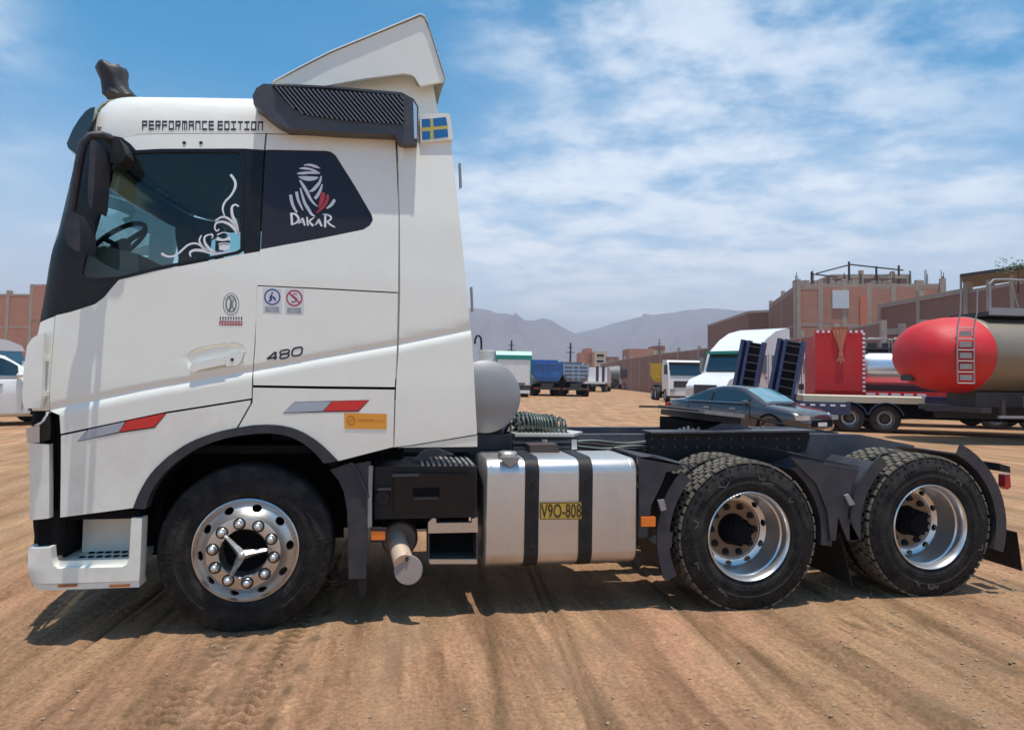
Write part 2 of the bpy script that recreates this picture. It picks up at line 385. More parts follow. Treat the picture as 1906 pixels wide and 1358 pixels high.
# window surround (black) with its opening
sheet('window_surround', [(253, 279.8), (300, 277.5), (440, 277), (450, 281), (456, 292), (453, 466), (443, 472), (300, 500), (221, 519.5), (180, 521.5), (160, 521), (151, 513), (151.5, 508), (160, 516), (180, 517), (221, 514.5), (300, 495), (440, 467.5), (447, 463), (450, 294), (446, 286), (438, 282.5), (300, 283), (250, 285), (215, 301), (207, 304), (204, 302), (213, 293), (240, 286)][::-1],
      'black_trim', T, off=-0.002, thick=0.02)
pillar_b = sheet('door_pillar', [(442, 277.3), (491, 279.6), (487, 360), (483, 466.5), (454, 471.5), (456, 290), (452, 281.5)], 'black_trim', T, off=0.001)
gl_near = sheet('window_glass', [(250, 283), (300, 282), (440, 281.5), (448, 286), (452, 294), (449, 464), (442, 469.5), (300, 497.5), (221, 517), (180, 519), (158, 518), (151, 512), (160, 475), (177, 415), (203, 330), (208, 302)],
                'cab_glass', T, off=0.012, thick=0)
pillar_a = sheet('windscreen_pillar', [(146, 262), (165, 247), (228, 257.5), (243, 268.5), (252, 279.5), (213, 296), (206, 302), (203, 330), (177, 415), (160, 475), (151, 512), (160, 521), (221, 520), (205, 537), (193, 552), (176, 565), (130, 580), (103, 586), (76, 598), (90, 515), (95, 475), (108, 439), (126, 365), (143, 291)],
                 'black_trim', T, thick=0.05)
# ---- sleeper section
slp = sheet('sleeper_panel', [(497, 250), (600, 253), (736, 261), (742, 400), (741, 543.5), (600, 536), (478.5, 530.5), (483, 468), (484.5, 464.5), (600, 443), (676, 427.5), (688, 420), (694, 410), (692, 400), (660, 345), (624, 288), (616, 282.5), (607, 280.5), (503, 278.5), (494, 279)], 'white', T, cuts=CUT)
sheet('sleeper_window', [(494.5, 279.8), (503, 279), (607, 281), (615, 283), (623, 289), (659, 345), (691, 400.5), (693, 409), (687, 419), (676, 426.5), (600, 442), (485.5, 463.5)], 'window_vinyl', T, off=0.008, thick=0.01)
lock = sheet('locker_door', [(478, 532.5), (600, 538.5), (740.5, 546), (739, 640), (735, 720), (600, 718.5), (471.5, 716.5), (472, 690), (475.5, 640)], 'white', T, cuts=CUT)
lowr = sheet('rear_lower_panel', [(471, 721), (600, 723.5), (734.5, 725), (731.5, 831.5), (690, 842), (630, 857.5), (612, 839), (598, 826), (583, 815), (565, 804), (545, 796), (523, 791.5), (500, 789.5), (472, 790.5), (444, 795), (470, 749)], 'white', T, cuts=CUT)
fair = sheet('side_fairing', [(739.5, 266), (780, 266.5), (839, 263), (864, 490), (879, 640), (888, 807.5), (765, 828), (734, 831.5), (737, 725), (742.5, 640), (745, 543), (744, 400)], 'white', T, cuts=CUT)
fair2 = sheet('fairing_skirt', [(888.2, 810), (888.5, 831), (740, 832.5), (768, 830)], 'white', T, off=0.004)
lowf = sheet('front_lower_panel', [(113.5, 810.5), (309, 769.5), (466.5, 744.5), (465, 752), (440, 796), (415, 801), (390, 808), (364, 817.5), (340, 830), (313, 848.5), (290, 870), (274, 889.5), (262, 910), (248, 945), (112, 962.5)], 'white_low', T, cuts=CUT)
# ---- arch lip and liner
outer = [(247, 946), (262, 910), (290, 870), (340, 830), (390, 808), (442, 795.5), (500, 790), (545, 796.5), (583, 815.5), (612, 840), (628, 858)]
inner = [(270, 947), (283, 912), (310, 876), (352, 843), (395, 823), (442, 811), (497, 806), (538, 812), (570, 829), (592, 849), (602, 862)]
outer = [tuple(p) for p in catmull(outer, 4)]; inner = [tuple(p) for p in catmull(inner, 4)]
arch = sheet('wheel_arch_lip', outer+inner[::-1], 'plastic', T, off=-0.012, thick=0.09, cell=0.05)
bm = nb(); q = [S(x, y) for x, y in inner]
for i in range(len(q)-1):
    a, b = q[i], q[i+1]; bm.faces.new([bm.verts.new(v) for v in (a+Vector((0, .05, 0)), b+Vector((0, .05, 0)), Vector((b.x, .75, b.z)), Vector((a.x, .75, a.z)))])
bmesh.ops.remove_doubles(bm, verts=bm.verts, dist=1e-4)
liner = fin(bm, 'wheel_arch_liner', 'pitch', T, 60)
sheet('gap_light_block', [(96, 748), (265, 715), (470, 680), (480, 700), (742, 705), (742, 745), (475, 745), (462, 770), (440, 792), (300, 800), (118, 850)], 'pitch', T, off=0.05, thick=0.01)  # added dark sheet that keeps light from leaking through the panel gaps
sheet('wheel_well_shade', [(255, 1000), (270, 945), (310, 876), (395, 823), (500, 806), (570, 829), (602, 862), (640, 900), (640, 1000)], 'pitch', T, g=lambda X, Z: 0.70, thick=0.01)  # added dark sheet standing in for the shade inside the arch
# ---- roof
roof_top_px = [(167, 247), (171, 232), (177, 215), (182, 202), (190, 193), (202, 186.5), (218, 183), (265, 181), (360, 182), (465, 184), (600, 192), (700, 199), (760, 207)]
_rt = [P(x, y, 0.2) for x, y in roof_top_px]; _rtx = [a for a, b in _rt]; _rtz = [b for a, b in _rt]
_se = [P(x, y, 0.08) for x, y in ((160, 252), (227, 257), (262, 249.5), (494, 248.5), (736, 259.5), (760, 261))]; _sex = [a for a, b in _se]; _sez = [b for a, b in _se]
def g_roof(X, Z):
    zt, zs = lerp_tab(X, _rtx, _rtz), lerp_tab(X, _sex, _sez)
    t = max(0.0, min(1.0, (Z-zs)/max(zt-zs, 0.02))); y = side(X, zs)+0.004+0.13*(1-math.sqrt(1-(0.985*t)**2))
    d = (_rtx[0]+0.30-X); return y+(0.10*(d/0.30)**2 if d > 0 else 0)
roof_side = sheet('roof_side', roof_top_px+[(752, 262), (738, 261), (736, 259), (600, 251.5), (494, 248), (330, 248), (262, 249), (240, 254), (227, 256), (205, 252)], 'white', T, g_roof, cell=0.05, thick=0.02)
bm = nb(); rows = []
for x, z in [(a-0.005, b-0.004) for a, b in _rt]:
    rows.append([bm.verts.new((x-(0.05 if x < _rtx[6] else 0)*math.sin(math.pi*k/12), 0.20+2.10*k/12, z+0.035*math.sin(math.pi*k/12))) for k in range(13)])
for i in range(len(rows)-1):
    for k in range(12): bm.faces.new((rows[i][k], rows[i][k+1], rows[i+1][k+1], rows[i+1][k]))
fin(bm, 'roof', 'white', T, 50)
for o in (door, top_strip, pillar_b, gl_near, pillar_a, slp, lock, lowr, fair, fair2, lowf, arch, liner, roof_side): mirror(o)
mirror(bpy.data.objects['window_surround']); mirror(bpy.data.objects['sleeper_window'])
# ---- front face between the corners
def front(name, pya, pyb, mat, bulge=0.09, off=0.0, n=8, y0=CR-0.03, smooth=50):
    za, zb = P(80, pya, 0.15)[1], P(80, pyb, 0.15)[1]; bm = nb(); rows = []
    for i in range(n+1):
        z = za+(zb-za)*i/n
        rows.append([bm.verts.new((xf(z)+off-bulge*(1-abs(2*k/14-1)**2.2)+0.004, y0+(2.5-2*y0)*k/14, z)) for k in range(15)])
    for i in range(n):
        for k in range(14): bm.faces.new((rows[i][k], rows[i][k+1], rows[i+1][k+1], rows[i+1][k]))
    return fin(bm, name, mat, T, smooth)
front('windscreen', 272, 575, 'shield'); front('wiper_panel', 575, 600, 'black_trim'); front('front_panel', 600, 765, 'white')
front('grille', 765, 968, 'black', off=0.03); front('front_bumper', 1018, 1092, 'white_low'); front('lower_grille', 968, 1018, 'pitch', off=0.05)
# sill strip and dark backing behind the front corner
bk = sheet('corner_backing', [(62, 762), (116, 762), (120, 980), (100, 1020), (62, 1020)], 'pitch', T, off=0.075, thick=0.02); mirror(bk)
fp = sheet('corner_panel', [(75, 600), (102.5, 588.5), (94.5, 686), (91.5, 763), (84, 764), (60, 764), (58, 700), (66, 640)], 'white', T); mirror(fp)
bp_ = sheet('bumper_side', [(53.5, 823), (91, 827), (91.5, 964), (55, 967)], 'white_low', T, thick=0.05); mirror(bp_)
def g_defl(X, Z): return side(X, Z)-0.05+corner(X, Z, 0.055)
df = sheet('corner_deflector', [(82, 619), (70, 623), (59, 630), (50, 644), (44, 690), (41, 730), (42, 752), (47, 760), (74, 759), (78, 740), (80, 665)], 'white', T, g_defl, thick=0.035); mirror(df)
for y in (668, 733):
    bm = nb(); pprism(bm, [(76, y-4), (86, y-4), (86, y+4), (76, y+4)], -0.04, 0.03); fin(bm, 'deflector_bracket', 'white', df)
hl = sheet('headlight', [(48.5, 797), (62, 793), (74, 791), (74, 823), (51, 824)], 'lens', T, off=-0.006, thick=0.06); mirror(hl)
hb = sheet('headlight_surround', [(74.5, 791), (84, 782), (90, 768), (93, 775), (94.5, 800), (93, 817), (75, 823)], 'black_trim', T, thick=0.06); mirror(hb)
hc = sheet('headlight_brow', [(62, 792), (77, 784), (85, 772), (86, 765), (91, 766.5), (89, 772), (83, 783), (74, 790)], 'white', T, off=-0.004, thick=0.03); mirror(hc)
# ---- step well
stp = sheet('step_frame', [(54, 1017), (95, 1018), (97, 1040), (100, 1050), (108, 1057), (228, 1054), (237, 1049), (241, 1040), (245, 964), (265, 964), (261, 1064), (259.5, 1080), (60, 1083), (52, 1049)], 'white_low', T, off=-0.01, thick=0.10); mirror(stp)
skt = sheet('bumper_skirt', [(60, 1084), (259, 1081), (259, 1092), (71, 1096.5), (63, 1092)], 'white_low', T, off=-0.002, thick=0.12); mirror(skt)
for a, b in ((107, 143), (203, 241)):
    bm = nb(); pprism(bm, [(a, 1088.5), (b, 1087), (b-1, 1091), (a+1, 1092.5)], -0.02, 0.02); fin(bm, 'side_reflector', 'amber_dull', T, bev=0.004)
ax, az = P(104, 1050, 0.0); bx_, bz_ = P(250, 1050, 0.0)
bm = nb(); box(bm, ax, bx_, 0.03, 0.34, az-0.03, az+0.012); tr = fin(bm, 'step_tread', 'white_low', T, bev=0.008)
for r_ in range(2):
    for k in range(7):
        bm = nb(); cx_ = ax+0.10+k*0.047+r_*0.012; lathe(bm, [(0.0, 0.0), (0.018, 0.0), (0.020, -0.004)], 10, axis='Z', ctr=(cx_, 0.10+r_*0.10, az+0.0165)); fin(bm, 'tread_hole', 'pitch', tr)
bm = nb(); px_, pz_ = P(150, 1020, 0.22); qx, qz = P(262, 955, 0.22); box(bm, px_, qx, 0.24, 0.34, az, qz+0.05); fin(bm, 'step_riser', 'white_low', T, bev=0.006)
bm = nb(); box(bm, ax-0.12, bx_+0.04, 0.36, 0.40, az-0.05, az+0.42); box(bm, ax-0.12, ax+0.02, 0.05, 0.36, az+0.04, az+0.30); fin(bm, 'step_well', 'pitch', T, bev=0.01)
bm = nb(); x_, z_ = P(113, 964, 0.02); x2, z2 = P(262, 946, 0.02); box(bm, x_, x2, 0.03, 0.34, z_-0.012, z_+0.035); fin(bm, 'door_sill', 'pitch', T)
# ---- sun visor
bm = nb(); vis = [(177, 199), (168, 201), (159, 207), (147, 222), (135, 241), (124, 267), (127, 276), (140, 286), (150, 268), (163, 247), (174, 218)]
pts = [P(x, y, 0.10) for x, y in vis]; n_ = len(pts); rows = []
for k in range(13):
    y = 0.10+2.30*k/12; b_ = 0.10*(1-abs(2*k/12-1)**2.5); rows.append([bm.verts.new((x-b_, y, z)) for x, z in pts])
for k in range(12):
    for i in range(n_): bm.faces.new((rows[k][i], rows[k][(i+1) % n_], rows[k+1][(i+1) % n_], rows[k+1][i]))
bm.faces.new(rows[0]); bm.faces.new(rows[-1][::-1])
pm('visor_plastic', (0.012, 0.035, 0.055), 0.15, var=0.1, coat=0.6); fin(bm, 'sun_visor', 'visor_plastic', T, 40, bev=0.006)
# ---- mirrors
def mirror_set():
    bm = nb(); path = [(216, 270, 0.02), (203, 256, -0.10), (188, 251, -0.14), (168, 253, -0.16), (155, 268, -0.16), (147, 305, -0.16), (139, 355, -0.15), (131, 408, -0.15)]
    tube(bm, [S_pt(*p) for p in path], 0.024, 10); arm = fin(bm, 'mirror_arm', 'plastic', T)
    bm = nb(); pprism(bm, [(206, 262), (212.2, 254), (222.1, 258), (229.6, 272), (234.5, 288), (227.1, 301), (217.8, 306), (206, 302)], -0.10, 0.04); a2 = fin(bm, 'mirror_bracket', 'black', T, bev=0.02)
    bm = nb(); pprism(bm, [(167.8, 263), (172.2, 259), (175.6, 262), (177.3, 275), (176.9, 310), (174.9, 345), (172.5, 375), (169.5, 388), (166.1, 382), (163.7, 368), (163, 350), (165.4, 310)], -0.27, -0.06); a3 = fin(bm, 'mirror_housing', 'plastic', T, bev=0.028, seg=3)
    bm = nb(); pprism(bm, [(123, 398), (128, 391), (137, 394), (144.5, 405), (148.5, 425), (149.5, 450), (147.5, 468), (134.5, 463), (123.5, 452), (119, 430)], -0.27, -0.06); a4 = fin(bm, 'mirror_housing', 'plastic', T, bev=0.03, seg=3)
    return arm, a2, a3, a4
def S_pt(x, y, Y): return PV(x, y, Y)
for o in mirror_set(): mirror(o)
# ---- roof louvre box
hx = [(470, 178), (477, 164), (490, 156), (615, 160), (748, 172), (770, 184), (779, 199), (777, 265), (745, 266), (736, 250), (640, 246), (535, 239), (515, 229), (472, 194)]
bm = nb(); pprism(bm, hx, -0.03, 0.45); lv = fin(bm, 'side_louvre_box', 'louvre', T, bev=0.022, seg=3)
bm = nb(); pprism(bm, [(506, 160), (615, 163.5), (750, 177.5), (751.5, 231), (640, 223.5), (566, 213), (541, 198)], -0.034, -0.02); fin(bm, 'grille_recess', 'pitch', lv)
top0, top1 = (508, 160.5), (750, 178.5); nsl = 30
for k in range(nsl+3):
    u = k/(nsl-1)*1.0-0.05; a = np.array([508+(250)*u, 160.5+18.0*u*1.0]); d = np.array([0.645, 0.764])
    t0 = 0.0
    if a[0] < 507: a = a+d*((507-a[0])/d[0])
    # walk to the lower or right edge
    t = 0.0
    while t < 90:
        x, y = a+d*t; yb = np.interp(x, [506, 541, 566, 640, 752], [160, 198, 213, 223.5, 231])
        if y >= yb or x >= 751: break
        t += 0.5
    if t < 6 or a[0] > 750: continue
    b = a+d*t; nrm = np.array([0.764, -0.645])*1.35
    bm = nb(); pprism(bm, [tuple(a+nrm), tuple(b+nrm), tuple(b-nrm), tuple(a-nrm)], -0.046, -0.033); fin(bm, 'slat', 'louvre_slat', lv, 0)
bm = nb(); pprism(bm, [(769, 188), (776, 199), (776, 258), (771, 258)], -0.036, -0.028); fin(bm, 'louvre_reflector', 'alu_bright', lv, bev=0.002)
lv2 = mirror(lv)
# ---- roof deflector
dside = [(513, 154), (560, 128), (615, 100), (700, 65), (783, 31), (790, 36), (800, 60), (827, 147), (825, 151.5), (782, 160), (777, 151), (772, 143), (765, 138.5), (750, 136.5), (680, 146), (603, 160)]
bm = nb(); pprism(bm, dside, 0.30, 0.325); d1 = fin(bm, 'roof_deflector_side', 'white', T, bev=0.004); mirror(d1)
tp = [P(x, y, 0.30) for x, y in ((508, 154), (560, 126), (615, 98), (700, 63), (783, 28), (790, 32), (796, 43), (829, 148))]
bm = nb(); rows = [[bm.verts.new((x-0.10*math.sin(math.pi*k/12)*(0.2 if i > 4 else 1), 0.285+(0.03 if dz else 0.0)+(1.93-(0.06 if dz else 0.0))*k/12, z+0.05*math.sin(math.pi*k/12)+dz)) for k in range(13)] for dz in (0, 0.022) for i, (x, z) in enumerate(tp)]
m_ = len(tp)
for s_ in (0, m_):
    for i in range(m_-1):
        for k in range(12): bm.faces.new((rows[s_+i][k], rows[s_+i][k+1], rows[s_+i+1][k+1], rows[s_+i+1][k]))
for i in range(m_-1):
    for k in (0, 12): bm.faces.new((rows[i][k], rows[i+1][k], rows[m_+i+1][k], rows[m_+i][k]))
for i in (0, m_-1):
    for k in range(12): bm.faces.new((rows[i][k], rows[i][k+1], rows[m_+i][k+1], rows[m_+i][k]))
fin(bm, 'roof_deflector', 'white', T, 40)
bm = nb(); pprism(bm, [(596, 168), (603, 161), (690, 148), (756, 140), (768, 146), (778, 163), (806, 158), (818, 222), (700, 222)], 0.42, 2.05); fin(bm, 'deflector_support', 'white', T, bev=0.02)
# ---- fairing cap with the flag stickers
bm = nb(); pprism(bm, [(781, 214), (790, 212), (834, 210.5), (838, 214), (843.5, 256), (842, 260), (783, 266)], 0.06, 0.30); cap = fin(bm, 'fairing_cap', 'white', T, bev=0.012); mirror(cap)
gc = lambda X, Z: 0.06
for nm, pp, m_ in (('flag_sticker', [(785, 222), (800.5, 221), (801.5, 236), (785.5, 237)], 'flag_blue'), ('flag_sticker', [(806, 220.5), (830, 218), (833, 233), (807, 235.5)], 'flag_blue'),
                   ('flag_sticker', [(785.5, 245), (801, 244), (801, 259), (786, 260.5)], 'flag_blue'), ('flag_sticker', [(806.5, 242.5), (833, 240), (834.5, 255), (807.5, 258.5)], 'flag_blue')):
    decal(nm, pp, m_, cap, gc, -0.006)
decal('flag_cross', [(783.5, 237.5), (801.5, 236.4), (800.8, 221), (805.5, 220.5), (806.8, 236), (833, 233.3), (833.3, 239.5), (807, 242), (807.5, 258.7), (801.3, 259.3), (801, 243.6), (784, 244.6)], 'flag_yellow', cap, gc, -0.004)
# grab tabs on the fairing's rear edge
for pp in ([(854, 303), (858, 304), (860, 347), (856, 349)], [(876, 534), (879.5, 534), (881.5, 579), (878, 580)]):
    bm = nb(); pprism(bm, pp, 0.06, 0.10); fin(bm, 'edge_tab', 'galv', T, bev=0.003)
bm = nb(); xb, zb = P(742, 540, 0.05); box(bm, xb-0.02, xb+0.01, 0.06, 2.44, 1.12, 3.15); fin(bm, 'cab_back_wall', 'white', T)
bm = nb(); box(bm, xf(1.2)+0.25, xb-0.03, 0.08, 2.42, 1.08, 1.13); fin(bm, 'cab_floor', 'pitch', T)
# ---- wrapped lamp on the roof
sec = [(228, 183, 0.115, 0.10), (222, 172, 0.10, 0.09), (215, 158, 0.082, 0.085), (210, 143, 0.088, 0.09), (208, 131, 0.098, 0.095), (207, 123, 0.085, 0.085), (207, 120, 0.03, 0.03)]
bm = nb(); rings = []
for x, y, a, b in sec:
    c = PV(x, y, 0.55); rings.append([bm.verts.new((c.x+a*(1+0.10*math.sin(5*t+c.z*17))*math.cos(t), c.y+b*(1+0.10*math.sin(4*t+c.z*23))*math.sin(t), c.z-0.012*math.cos(t+0.6)*(1 if y < 180 else 0)+0.008*math.sin(6*t))) for t in [2*math.pi*k/24 for k in range(24)]])
for i in range(len(rings)-1):
    for k in range(24): bm.faces.new((rings[i][k], rings[i][(k+1) % 24], rings[i+1][(k+1) % 24], rings[i+1][k]))
bm.faces.new(rings[-1]); bm.faces.new(rings[0][::-1])
fin(bm, 'wrapped_roof_lamp', 'cloth', T, 70)['label'] = 'black cloth wrapped lamp on the front of the cab roof'
# ---- cab interior
def trim(o, off):
    c = o.copy(); c.data = o.data.copy(); c.data.materials.clear(); c.data.materials.append(MATS['inside']); c.name = 'door_trim'
    for v in c.data.vertices: v.co.y += off
    COL.objects.link(c); c.parent = T; return c
mirror(trim(door, 0.055)); mirror(trim(slp, 0.05))
sheet('headliner_side', [(215, 262), (494, 252), (735, 262), (738, 300), (640, 300), (600, 270), (494, 268), (262, 268)], 'inside', T, off=0.06, thick=0.01)
zc_ = P(400, 262, 0.1)[1]; bm = nb(); xa_ = P(190, 262, 0.2)[0]
box(bm, xa_, xb-0.03, 0.12, 2.38, zc_, zc_+0.04); fin(bm, 'headliner', 'inside', T)
bm = nb(); box(bm, xb-0.06, xb-0.03, 0.1, 2.4, 1.15, zc_); fin(bm, 'back_trim', 'inside', T)
zd = P(200, 482, 0.3)[1]; bm = nb(); xd = xf(zd)
prism(bm, [(xd+0.06, zd-0.5), (xd+0.06, zd-0.02), (xd+0.30, zd+0.06), (xd+0.50, zd+0.02), (xd+0.55, zd-0.5)], 0.16, 2.34); fin(bm, 'dashboard', 'inside', T, bev=0.03)
sx, sz = P(212, 452, 0.5)
bm = nb(); lathe(bm, [(0.215+0.017*math.cos(a), 0.017*math.sin(a)) for a in [2*math.pi*k/8 for k in range(8)]], 32, closed=True, axis='Z')
for a in (0.5, 2.64, 4.7): tube(bm, [(0, 0, -0.02), (0.21*math.cos(a), 0.21*math.sin(a), 0)], 0.018, 6)
lathe(bm, [(0.0, 0.0), (0.07, -0.005), (0.075, -0.04), (0.0, -0.05)], 16, axis='Z')
fin(bm, 'steering_wheel', 'black', T, loc=(sx, 0.55, sz), rot=(0, R(-42), 0))
def seat(y):
    bm = nb(); x = xd+1.50
    prism(bm, [(x-0.30, 1.55), (x-0.32, 1.70), (x+0.18, 1.72), (x+0.22, 1.55)], y-0.24, y+0.24)
    prism(bm, [(x+0.10, 1.66), (x+0.22, 1.66), (x+0.34, 2.20), (x+0.24, 2.24)], y-0.24, y+0.24)
    prism(bm, [(x+0.25, 2.24), (x+0.34, 2.22), (x+0.37, 2.40), (x+0.28, 2.42)], y-0.14, y+0.14)
    box(bm, x-0.2, x+0.15, y-0.18, y+0.18, 1.13, 1.56); fin(bm, 'seat', 'seat', T, bev=0.04, seg=3)
seat(0.62); seat(1.88)

# ---- handle, badges, stickers
hd = door
bm = nb(); pprism(bm, [(353, 682), (357, 676), (372, 673), (418, 664.5), (420, 678), (372, 688), (360, 693), (354, 690)], -0.030, 0.000); fin(bm, 'door_handle', 'white', hd, bev=0.007, seg=3)
bm = nb(); pprism(bm, [(420, 663), (430, 657), (454, 655), (449, 671), (442, 679), (421, 682)], -0.022, 0.03); fin(bm, 'handle_lock', 'white', hd, bev=0.008)
bm = nb(); c = PV(432, 669, -0.024); lathe(bm, [(0.0, -0.002), (0.010, -0.001), (0.011, 0.004)], 12, ctr=c); fin(bm, 'keyhole', 'ink', hd)
bm = nb()
for s_ in ([(512, 655, 3.2), (503, 663, 3.2), (497, 668, 3.2)], [(497, 667.5, 3.4), (516, 664.5, 3.4)], [(513.5, 654.5, 4), (511.5, 669.5, 4)],
           [(524, 652.5, 3), (534, 650.5, 3), (538.5, 652.5, 3), (536, 657, 3), (526, 659, 3), (521.5, 663, 3), (522.5, 667, 3), (533, 665.5, 3), (538, 661, 3), (535, 658, 3), (524, 659, 3), (521, 656, 3), (524, 652.5, 3)],
           [(549, 647.5, 3.2), (559, 646, 3.2), (562.5, 648.5, 3.2), (561, 657, 3.2), (556, 661, 3.2), (546, 662, 3.2), (543.5, 659, 3.2), (545, 651, 3.2), (549, 647.5, 3.2)]):
    ribbon(bm, s_, g_cab, -0.006, 5)
ex = bmesh.ops.extrude_face_region(bm, geom=bm.faces[:])
for v in [q for q in ex['geom'] if isinstance(q, bmesh.types.BMVert)]: v.co.y += 0.005
fin(bm, 'power_badge', 'ink', lock, 30)['label'] = 'dark raised number badge reading 480'
# roof lettering (square stroke font: horizontal bars thick, stems thin)
GL = {'P': 'LTMu', 'E': 'LTMB', 'R': 'LTMud', 'F': 'LTM', 'O': 'LRTB', 'M': 'LRTc', 'A': 'LRTM', 'N': 'LRT', 'C': 'LTB', 'D': 'LRTB', 'I': 'TBc', 'T': 'Tc'}
def block_text(name, s, quad, mat, parent, g):
    bm = nb(); n = len(s); tw, th = 0.16, 0.20
    SEG = {'L': (0, 0, tw, 1), 'R': (.78-tw, 0, .78, 1), 'T': (0, 1-th, .78, 1), 'B': (0, 0, .78, th), 'M': (0, .42, .78, .42+th), 'u': (.78-tw, .42, .78, 1), 'd': (.6-tw, 0, .6, .45), 'c': (.39-tw/2, 0, .39+tw/2, 1)}
    for i, ch in enumerate(s):
        for j, k in enumerate(GL.get(ch, '')):
            a, b, c, d = SEG[k]; o_ = -0.004-0.0003*j
            bm.faces.new([bm.verts.new(S(*bil(quad, (i+u)/(n-0.22), v), g, o_)) for u, v in ((a, b), (c, b), (c, d), (a, d))])
    return fin(bm, name, mat, parent, 0)
block_text('roof_lettering', 'PERFORMANCE', [(264.5, 224.5), (398, 225), (398, 242.5), (264.5, 242)], 'ink', roof_side, g_roof); block_text('roof_lettering', 'EDITION', [(405, 225), (490, 226), (489, 243), (405, 242.5)], 'ink', roof_side, g_roof)
# rally emblem on the sleeper window
zo = lambda pts, ox, oy, s: [(ox+x*s, oy+y*s, w_*s) for x, y, w_ in pts]
sw = bpy.data.objects['sleeper_window']
def strokes(name, L_, mat, ox, oy, s, parent, g, off=-0.004):
    bm = nb()
    for q in L_: ribbon(bm, zo(q, ox, oy, s), g, off, 5)
    return fin(bm, name, mat, parent, 0)
g_sw = lambda X, Z: g_cab(X, Z)+0.008
W_ = [[(415, 160, 16), (500, 152, 35), (600, 178, 48), (690, 212, 6)], [(340, 215, 14), (420, 212, 42), (520, 226, 34), (600, 260, 44), (684, 296, 14)], [(300, 300, 22), (400, 292, 46), (520, 284, 42), (600, 292, 34), (678, 298, 12)],
      [(322, 352, 8), (400, 372, 60), (500, 385, 78), (600, 378, 55), (658, 360, 6)], [(343, 408, 25), (400, 500, 50), (460, 600, 55), (520, 720, 45), (580, 800, 32), (642, 852, 16)],
      [(706, 342, 24), (680, 440, 44), (620, 520, 58), (560, 580, 50), (500, 598, 8)], [(722, 478, 24), (690, 580, 45), (640, 670, 58), (598, 724, 50)], [(188, 655, 50), (210, 780, 52), (250, 880, 45), (298, 955, 28)],
      [(288, 605, 50), (310, 720, 46), (350, 820, 38), (398, 918, 18)], [(353, 542, 24), (390, 680, 40), (430, 800, 50), (490, 900, 52), (540, 980, 42), (600, 1016, 12)], [(932, 736, 45), (880, 820, 56), (796, 888, 22)],
      [(200, 965, 40), (208, 1060, 40), (215, 1168, 38)], [(180, 970, 18), (270, 985, 36), (325, 1060, 36), (290, 1122, 30), (230, 1152, 18)], [(318, 1145, 16), (360, 1090, 22), (390, 1050, 26)], [(388, 1045, 26), (405, 1090, 32), (428, 1175, 30)], [(345, 1122, 14), (410, 1120, 14)],
      [(465, 1028, 25), (472, 1100, 30), (482, 1178, 30)], [(592, 1030, 12), (540, 1070, 26), (498, 1105, 26)], [(500, 1105, 26), (530, 1140, 34), (572, 1182, 38)], [(603, 1168, 18), (640, 1110, 24), (665, 1065, 22)], [(665, 1062, 24), (685, 1120, 34), (712, 1186, 34)], [(625, 1135, 14), (690, 1132, 14)],
      [(772, 995, 34), (772, 1100, 38), (770, 1205, 36)], [(730, 988, 16), (800, 990, 28), (866, 1025, 32), (860, 1075, 28), (800, 1108, 24)], [(802, 1104, 24), (860, 1160, 30), (938, 1204, 18)]]
strokes('rally_emblem', W_, 'vinyl_white', 520, 290, 0.1105, sw, g_sw)['label'] = 'white brush-stroke emblem of a veiled head over the word DAKAR'
strokes('emblem_accent', [[(742, 615, 46), (722, 720, 80), (690, 820, 52), (658, 874, 16)], [(812, 655, 46), (802, 760, 48), (725, 870, 50), (622, 964, 20)]], 'vinyl_red', 520, 290, 0.1105, sw, g_sw)
# scroll decal on the door glass
g_gl = lambda X, Z: g_cab(X, Z)+0.012
strokes('scroll_decal', [[(1050, 112, 36), (1110, 200, 36), (1115, 290, 36), (1060, 400, 28), (970, 500, 28), (940, 600, 25), (972, 705, 16)], [(1165, 562, 22), (1120, 535, 25), (1070, 570, 32), (1075, 680, 42), (1120, 780, 42), (1150, 900, 36), (1165, 1005, 8)],
        [(836, 764, 24), (920, 710, 25), (1000, 720, 30), (1080, 780, 35), (1135, 855, 24)], [(893, 875, 16), (862, 905, 20), (830, 870, 22), (845, 800, 26), (930, 775, 30), (1050, 820, 42), (1140, 920, 40), (1164, 985, 8)],
        [(78, 1218, 40), (160, 1260, 30), (260, 1255, 28), (350, 1190, 28), (440, 1110, 28), (520, 1080, 26), (600, 1090, 26), (680, 1160, 26), (745, 1204, 10)], [(492, 1266, 18), (480, 1210, 32), (540, 1175, 36), (660, 1180, 42), (780, 1210, 46), (900, 1222, 40), (1090, 1190, 8)],
        [(642, 965, 18), (612, 1040, 26), (660, 1130, 30), (765, 1204, 20)], [(805, 985, 14), (765, 955, 20), (690, 985, 26), (690, 1070, 36), (760, 1160, 40), (865, 1215, 24)], [(780, 1010, 10), (805, 980, 16), (785, 945, 14), (750, 960, 8)]],
        'vinyl_white', 290, 310, 0.1325, gl_near, g_gl)
strokes('window_sticker', [[(860, 960, 20), (950, 925, 14), (1040, 945, 20)], [(855, 1010, 60), (950, 1030, 30), (1045, 1000, 60)], [(880, 1090, 20), (960, 1075, 14), (1040, 1090, 20)], [(890, 1140, 60), (960, 1135, 80), (1040, 1140, 60)]], 'vinyl_white', 290, 310, 0.1325, gl_near, g_gl)
